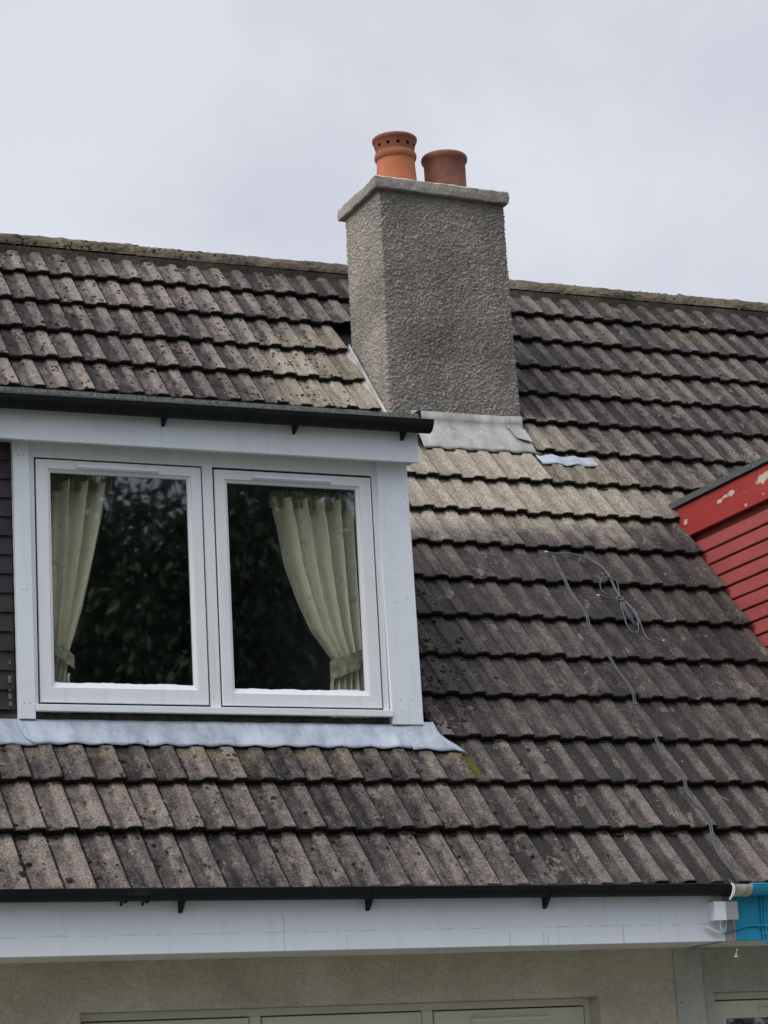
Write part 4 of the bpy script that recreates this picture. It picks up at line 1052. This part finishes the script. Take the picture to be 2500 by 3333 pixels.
for u, v in ((1.144, 2.034), (1.144, 1.327), (1.141, 0.644), (1.138, 0.284)):
    mb = MB(); q_ = on(u, v, 0.005); mb.tube([q_ - XX * 0.022 - NRM * .002, q_ - XX * 0.010 + NRM * .003, q_ + XX * 0.010 + NRM * .003, q_ + XX * 0.022 - NRM * .002], 0.0032, 6); cpart(mb, 'cable_tie', M_CLIP)

# ------------------------------------------------------------------ junction box and wiring at the boundary
jb = tag(empty('junction_box', (1.04, FY, -0.15)), 'small half-white half-grey junction box with white wires looping out below', 'junction box')
def jpart(mb, name, m, sm=False, bevel=0.0):
    o = mb.build(name, m, None, smooth=sm, bevel=bevel); o.parent = jb; o.matrix_parent_inverse = Matrix.Translation(-jb.location); return o
mb = MB(); mb.box(0.974, 1.036, -0.092, FY - 0.0005, -0.196, -0.107, 0); mb.box(1.0362, 1.103, -0.0922, FY - 0.0005, -0.1945, -0.108, 1)
jpart(mb, 'box_body', [M_WHITE, M_BOXGREY])
yy = -0.05
mb = MB(); mb.tube(smooth_path([(0.947, FY - .006, -0.222), (0.962, yy, -0.231), (1.0, yy, -0.248), (1.027, yy, -0.252), (1.047, yy, -0.237), (1.057, yy, -0.195)]), 0.0062, 8)
mb.tube(smooth_path([(1.022, yy - .01, -0.194), (1.017, yy - .012, -0.221), (1.024, yy - .01, -0.238), (1.040, yy, -0.247)]), 0.0062, 8)
jpart(mb, 'white_cable', M_WIRE_W, True)
mb = MB(); mb.tube(smooth_path([(1.084, yy, -0.193), (1.089, yy, -0.237), (1.091, yy, -0.273), (1.101, yy, -0.30), (1.105, yy, -0.323), (1.104, yy, -0.343), (1.094, yy, -0.362)]), 0.0026, 6)
jpart(mb, 'hanging_wire', M_WIRE_R, True)
mb = MB()
for x, z in ((1.104, -0.338), (1.098, -0.354), (1.091, -0.366), (1.100, -0.366)): mb.blob((x, yy, z - .004), 0.006, 0.005, 0.008); mb.blob((x, yy, z), 0.006, 0.005, -0.006)
jpart(mb, 'terminal_block', M_WIRE_W)
mb = MB(); mb.tube(smooth_path([(1.052, -0.137, gz(1.05) + 0.006), (1.058, -0.142, -0.045), (1.050, -0.142, -0.075), (1.036, -0.135, -0.104)]), 0.0035, 6); mb.tube(smooth_path([(1.06, -0.139, gz(1.05) + 0.004), (1.066, -0.143, -0.045), (1.056, -0.142, -0.08), (1.038, -0.132, -0.104)]), 0.003, 6)
jpart(mb, 'wire_loop', M_WIRE_W, True)
bc = tag(empty('blue_cables', (1.27, FY, -0.2)), 'turquoise painted cables clipped to the turquoise board right of the box', 'cable')
mb = MB(); cy = FY - 0.007
mb.tube(smooth_path([(1.271, cy, -0.04), (1.270, cy, -0.125), (1.266, cy, -0.19), (1.266, cy, -0.25), (1.269, cy, -0.297), (1.256, cy, -0.318)]), 0.0048, 8)
mb.tube(smooth_path([(1.287, cy, -0.04), (1.285, cy, -0.136), (1.279, cy, -0.223), (1.282, cy, -0.265), (1.287, cy, -0.31)]), 0.0048, 8)
mb.tube(smooth_path([(1.04, cy - .012, -0.250), (1.079, cy - .004, -0.247), (1.138, cy, -0.232), (1.20, cy, -0.220), (1.253, cy - .006, -0.222), (1.29, cy - .010, -0.222), (1.5, cy, -0.222), (2.2, cy, -0.23)]), 0.0048, 8)
for x, z in ((1.268, -0.14), (1.286, -0.14), (1.268, -0.262), (1.285, -0.258), (1.225, -0.217)): mb.box(x - 0.007, x + 0.007, cy - 0.007, FY - .001, z - 0.004, z + 0.004)
o = mb.build('cable_run', M_BLUE, None, smooth=True); o.parent = bc; o.matrix_parent_inverse = Matrix.Translation(-bc.location)

# ------------------------------------------------------------------ curtains
def curtain(name, left, right, z0, z1, ztie, folds, tie, label, seed):
    t = tag(empty(name, ((left[0][1] + right[0][1]) / 2, 0.9, z0)), label, 'curtain', 'tied back curtains')
    mb = MB(); nu, nz = 150, 90; rows = []
    for k_ in range(nz + 1):
        z = lerp(z0, z1, k_ / nz); xl, xr = interp(left, z), interp(right, z); row = []
        w = xr - xl; amp = 0.058 * min(1.0, 0.35 + abs(z - ztie) * 1.3)
        for i in range(nu + 1):
            s_ = i / nu
            ph = 2 * math.pi * folds * (s_ + 0.03 * noise.noise((s_ * 5, z * 0.8, seed)))
            y = 0.885 + amp * (abs(math.sin(ph * 0.5)) * 2 - 1.1 + 0.22 * math.sin(2.3 * ph + seed)) + 0.012 * noise.noise((s_ * 9, z * 2, seed))
            x = xl + w * s_ + 0.010 * math.cos(ph) * min(1, w * 3)
            zz = z
            if k_ > nz - 5: y -= 0.012; zz += 0.004 * noise.noise((s_ * 60, 0, seed))
            row.append(mb.vert((x, y, zz)))
        rows.append(row)
    for k_ in range(nz):
        for i in range(nu): mb.face((rows[k_][i], rows[k_][i + 1], rows[k_ + 1][i + 1], rows[k_ + 1][i]))
    o = mb.build('curtain_cloth', M_CURT, None, smooth=True); o.parent = t; o.matrix_parent_inverse = Matrix.Translation(-t.location)
    mb = MB(); rows = []
    n = 24
    for i in range(n + 1):
        s_ = i / n; row = []
        for k_ in range(6):
            q_ = k_ / 5; x = lerp(tie[0][0], tie[1][0], s_); z = lerp(lerp(tie[0][1], tie[1][1], s_), lerp(tie[2][1], tie[3][1], s_), q_)
            y = 0.846 - 0.012 * math.sin(math.pi * s_) + 0.008 * noise.noise((s_ * 9, q_ * 3, seed)); row.append(mb.vert((x, y, z)))
        rows.append(row)
    for i in range(n):
        for k_ in range(5): mb.face((rows[i][k_], rows[i][k_ + 1], rows[i + 1][k_ + 1], rows[i + 1][k_]))
    o = mb.build('tieback', M_TIE, None, smooth=True); o.parent = t; o.matrix_parent_inverse = Matrix.Translation(-t.location)
    mb = MB(); n = 90; rows = []
    xl, xr = interp(left, z1), interp(right, z1)
    for i in range(n + 1):
        s_ = i / n; x = lerp(xl, xr, s_); y = 0.872 + 0.012 * math.sin(s_ * 120 + seed)
        rows.append((mb.vert((x, y, z1 - 0.045)), mb.vert((x, y - 0.006, z1 + 0.005)), mb.vert((x, y, z1 + 0.045 + 0.008 * noise.noise((s_ * 30, 0, seed))))))
    for i in range(n):
        for k_ in range(2): mb.face((rows[i][k_], rows[i + 1][k_], rows[i + 1][k_ + 1], rows[i][k_ + 1]))
    o = mb.build('gathered_heading', M_TIE, None, smooth=True); o.parent = t; o.matrix_parent_inverse = Matrix.Translation(-t.location)
    return t
curtain('curtain', [(1.0, -2.03), (1.25, -2.035), (2.2, -2.04)],
        [(0.90, -1.925), (1.104, -1.945), (1.20, -1.925), (1.258, -1.918), (1.324, -1.894), (1.494, -1.837), (1.732, -1.772), (1.945, -1.72), (2.106, -1.690)],
        0.93, 2.09, 1.24, 3.6, [(-2.045, 1.30), (-1.915, 1.215), (0, 1.235), (0, 1.145)], 'narrow pale curtain tied back at the left side of the left casement', 1.7)
curtain('curtain', [(0.9, -0.57), (1.10, -0.575), (1.214, -0.545), (1.293, -0.60), (1.385, -0.668), (1.531, -0.733), (1.717, -0.796), (1.933, -0.832), (2.068, -0.872)],
        [(1.0, -0.375), (1.25, -0.385), (2.2, -0.365)],
        0.93, 2.06, 1.22, 5.6, [(-0.585, 1.215), (-0.37, 1.295), (0, 1.12), (0, 1.20)], 'wide pale curtain swept to the right in the right casement', 5.1)
mb = MB(); mb.tube([(-1.962, 0.80, 1.03), (-1.962, 0.80, 1.105), (-1.958, 0.80, 1.115)], 0.007, 8)
rod = mb.build('candle', M_WIRE_W, None, smooth=True); tag(rod, 'thin white candle standing on the sill behind the left pane', 'candle')

# ------------------------------------------------------------------ ground and trees behind the viewer (seen only in the panes)
mb = MB(); mb.quad((-300, -300, GROUND), (300, -300, GROUND), (300, 300, GROUND), (-300, 300, GROUND)); tag(mb.build('lawn', M_GRASS), kind='structure')
mb = MB(); mb.quad((-8, -3.2, GROUND + 0.004), (10, -3.2, GROUND + 0.004), (10, WALLY - 0.001, GROUND + 0.004), (-8, WALLY - 0.001, GROUND + 0.004)); tag(mb.build('paving', M_SLAB), kind='structure')

def make_tree(name, h, seed):
    rnd = random.Random(seed)
    t = empty(name)
    mb = MB(); mb.tube([(0, 0, -0.1), (0.05, 0, h * .2), (-.05, .08, h * .5), (0.05, 0, h * .85)], [0.30, 0.24, 0.15, 0.04], 9)
    limbs = []
    for i in range(16):
        z = h * rnd.uniform(.18, .75); a = rnd.uniform(0, 2 * math.pi); l = h * rnd.uniform(.18, .34) * (1.15 - z / h)
        e = Vector((math.cos(a) * l, math.sin(a) * l, z + l * rnd.uniform(.2, .7))); limbs.append(e)
        mb.tube([(0, 0, z), (e * .5 + Vector((0, 0, z)) * .5 + Vector((0, 0, -.1))), e], [0.09, 0.06, 0.02], 6)
    o = mb.build('trunk', M_BARK, t)
    mb = MB()
    cl = limbs + [Vector((rnd.uniform(-.24, .24) * h * (1.1 - z), rnd.uniform(-.24, .24) * h * (1.1 - z), h * z)) for z in [rnd.uniform(.12, 1) for _ in range(72)]]
    for c in cl:
        rr = h * rnd.uniform(.05, .10)
        for q_ in range(260):
            d = Vector((rnd.gauss(0, 1), rnd.gauss(0, 1), rnd.gauss(0, .8))) * rr * .62; p_ = c + d
            s_ = rnd.uniform(.05, .13); a = Vector((rnd.gauss(0, 1), rnd.gauss(0, 1), rnd.gauss(0, 1))).normalized(); b = a.orthogonal().normalized()
            mb.quad(p_ - a * s_, p_ + b * s_ * .5, p_ + a * s_, p_ - b * s_ * .5)
    mb.build('crown', M_LEAF, t)
    return t
tree0 = make_tree('broadleaf_tree', 13.0, 3)
spots = [(4.5, -24, 0.3, 1.0), (8.5, -25.5, 1.9, 1.1), (12.5, -24.5, 4.0, 1.02), (16.5, -26, 5.2, 1.12), (0.5, -26, 2.6, 1.05), (-3.5, -25, 0.9, 0.95), (-8, -27, 3.3, 1.1), (20.5, -25.5, 1.1, 1.05), (6.5, -31, 2.2, 1.25), (11, -31.5, 0.6, 1.3), (15.5, -32, 4.4, 1.25), (2, -31.5, 5.6, 1.25)]
for i, (x, y, rz, sc) in enumerate(spots):
    o = tree0
    if i:
        o = tree0.copy(); COL.objects.link(o)
        for ch in tree0.children:
            c = ch.copy(); COL.objects.link(c); c.parent = o
    o.location = (x, y, GROUND); o.rotation_euler = (0, 0, rz); o.scale = (sc, sc, sc)
    tag(o, 'leafy green tree in the garden opposite, mirrored in the window panes', 'tree', 'trees mirrored in the panes')
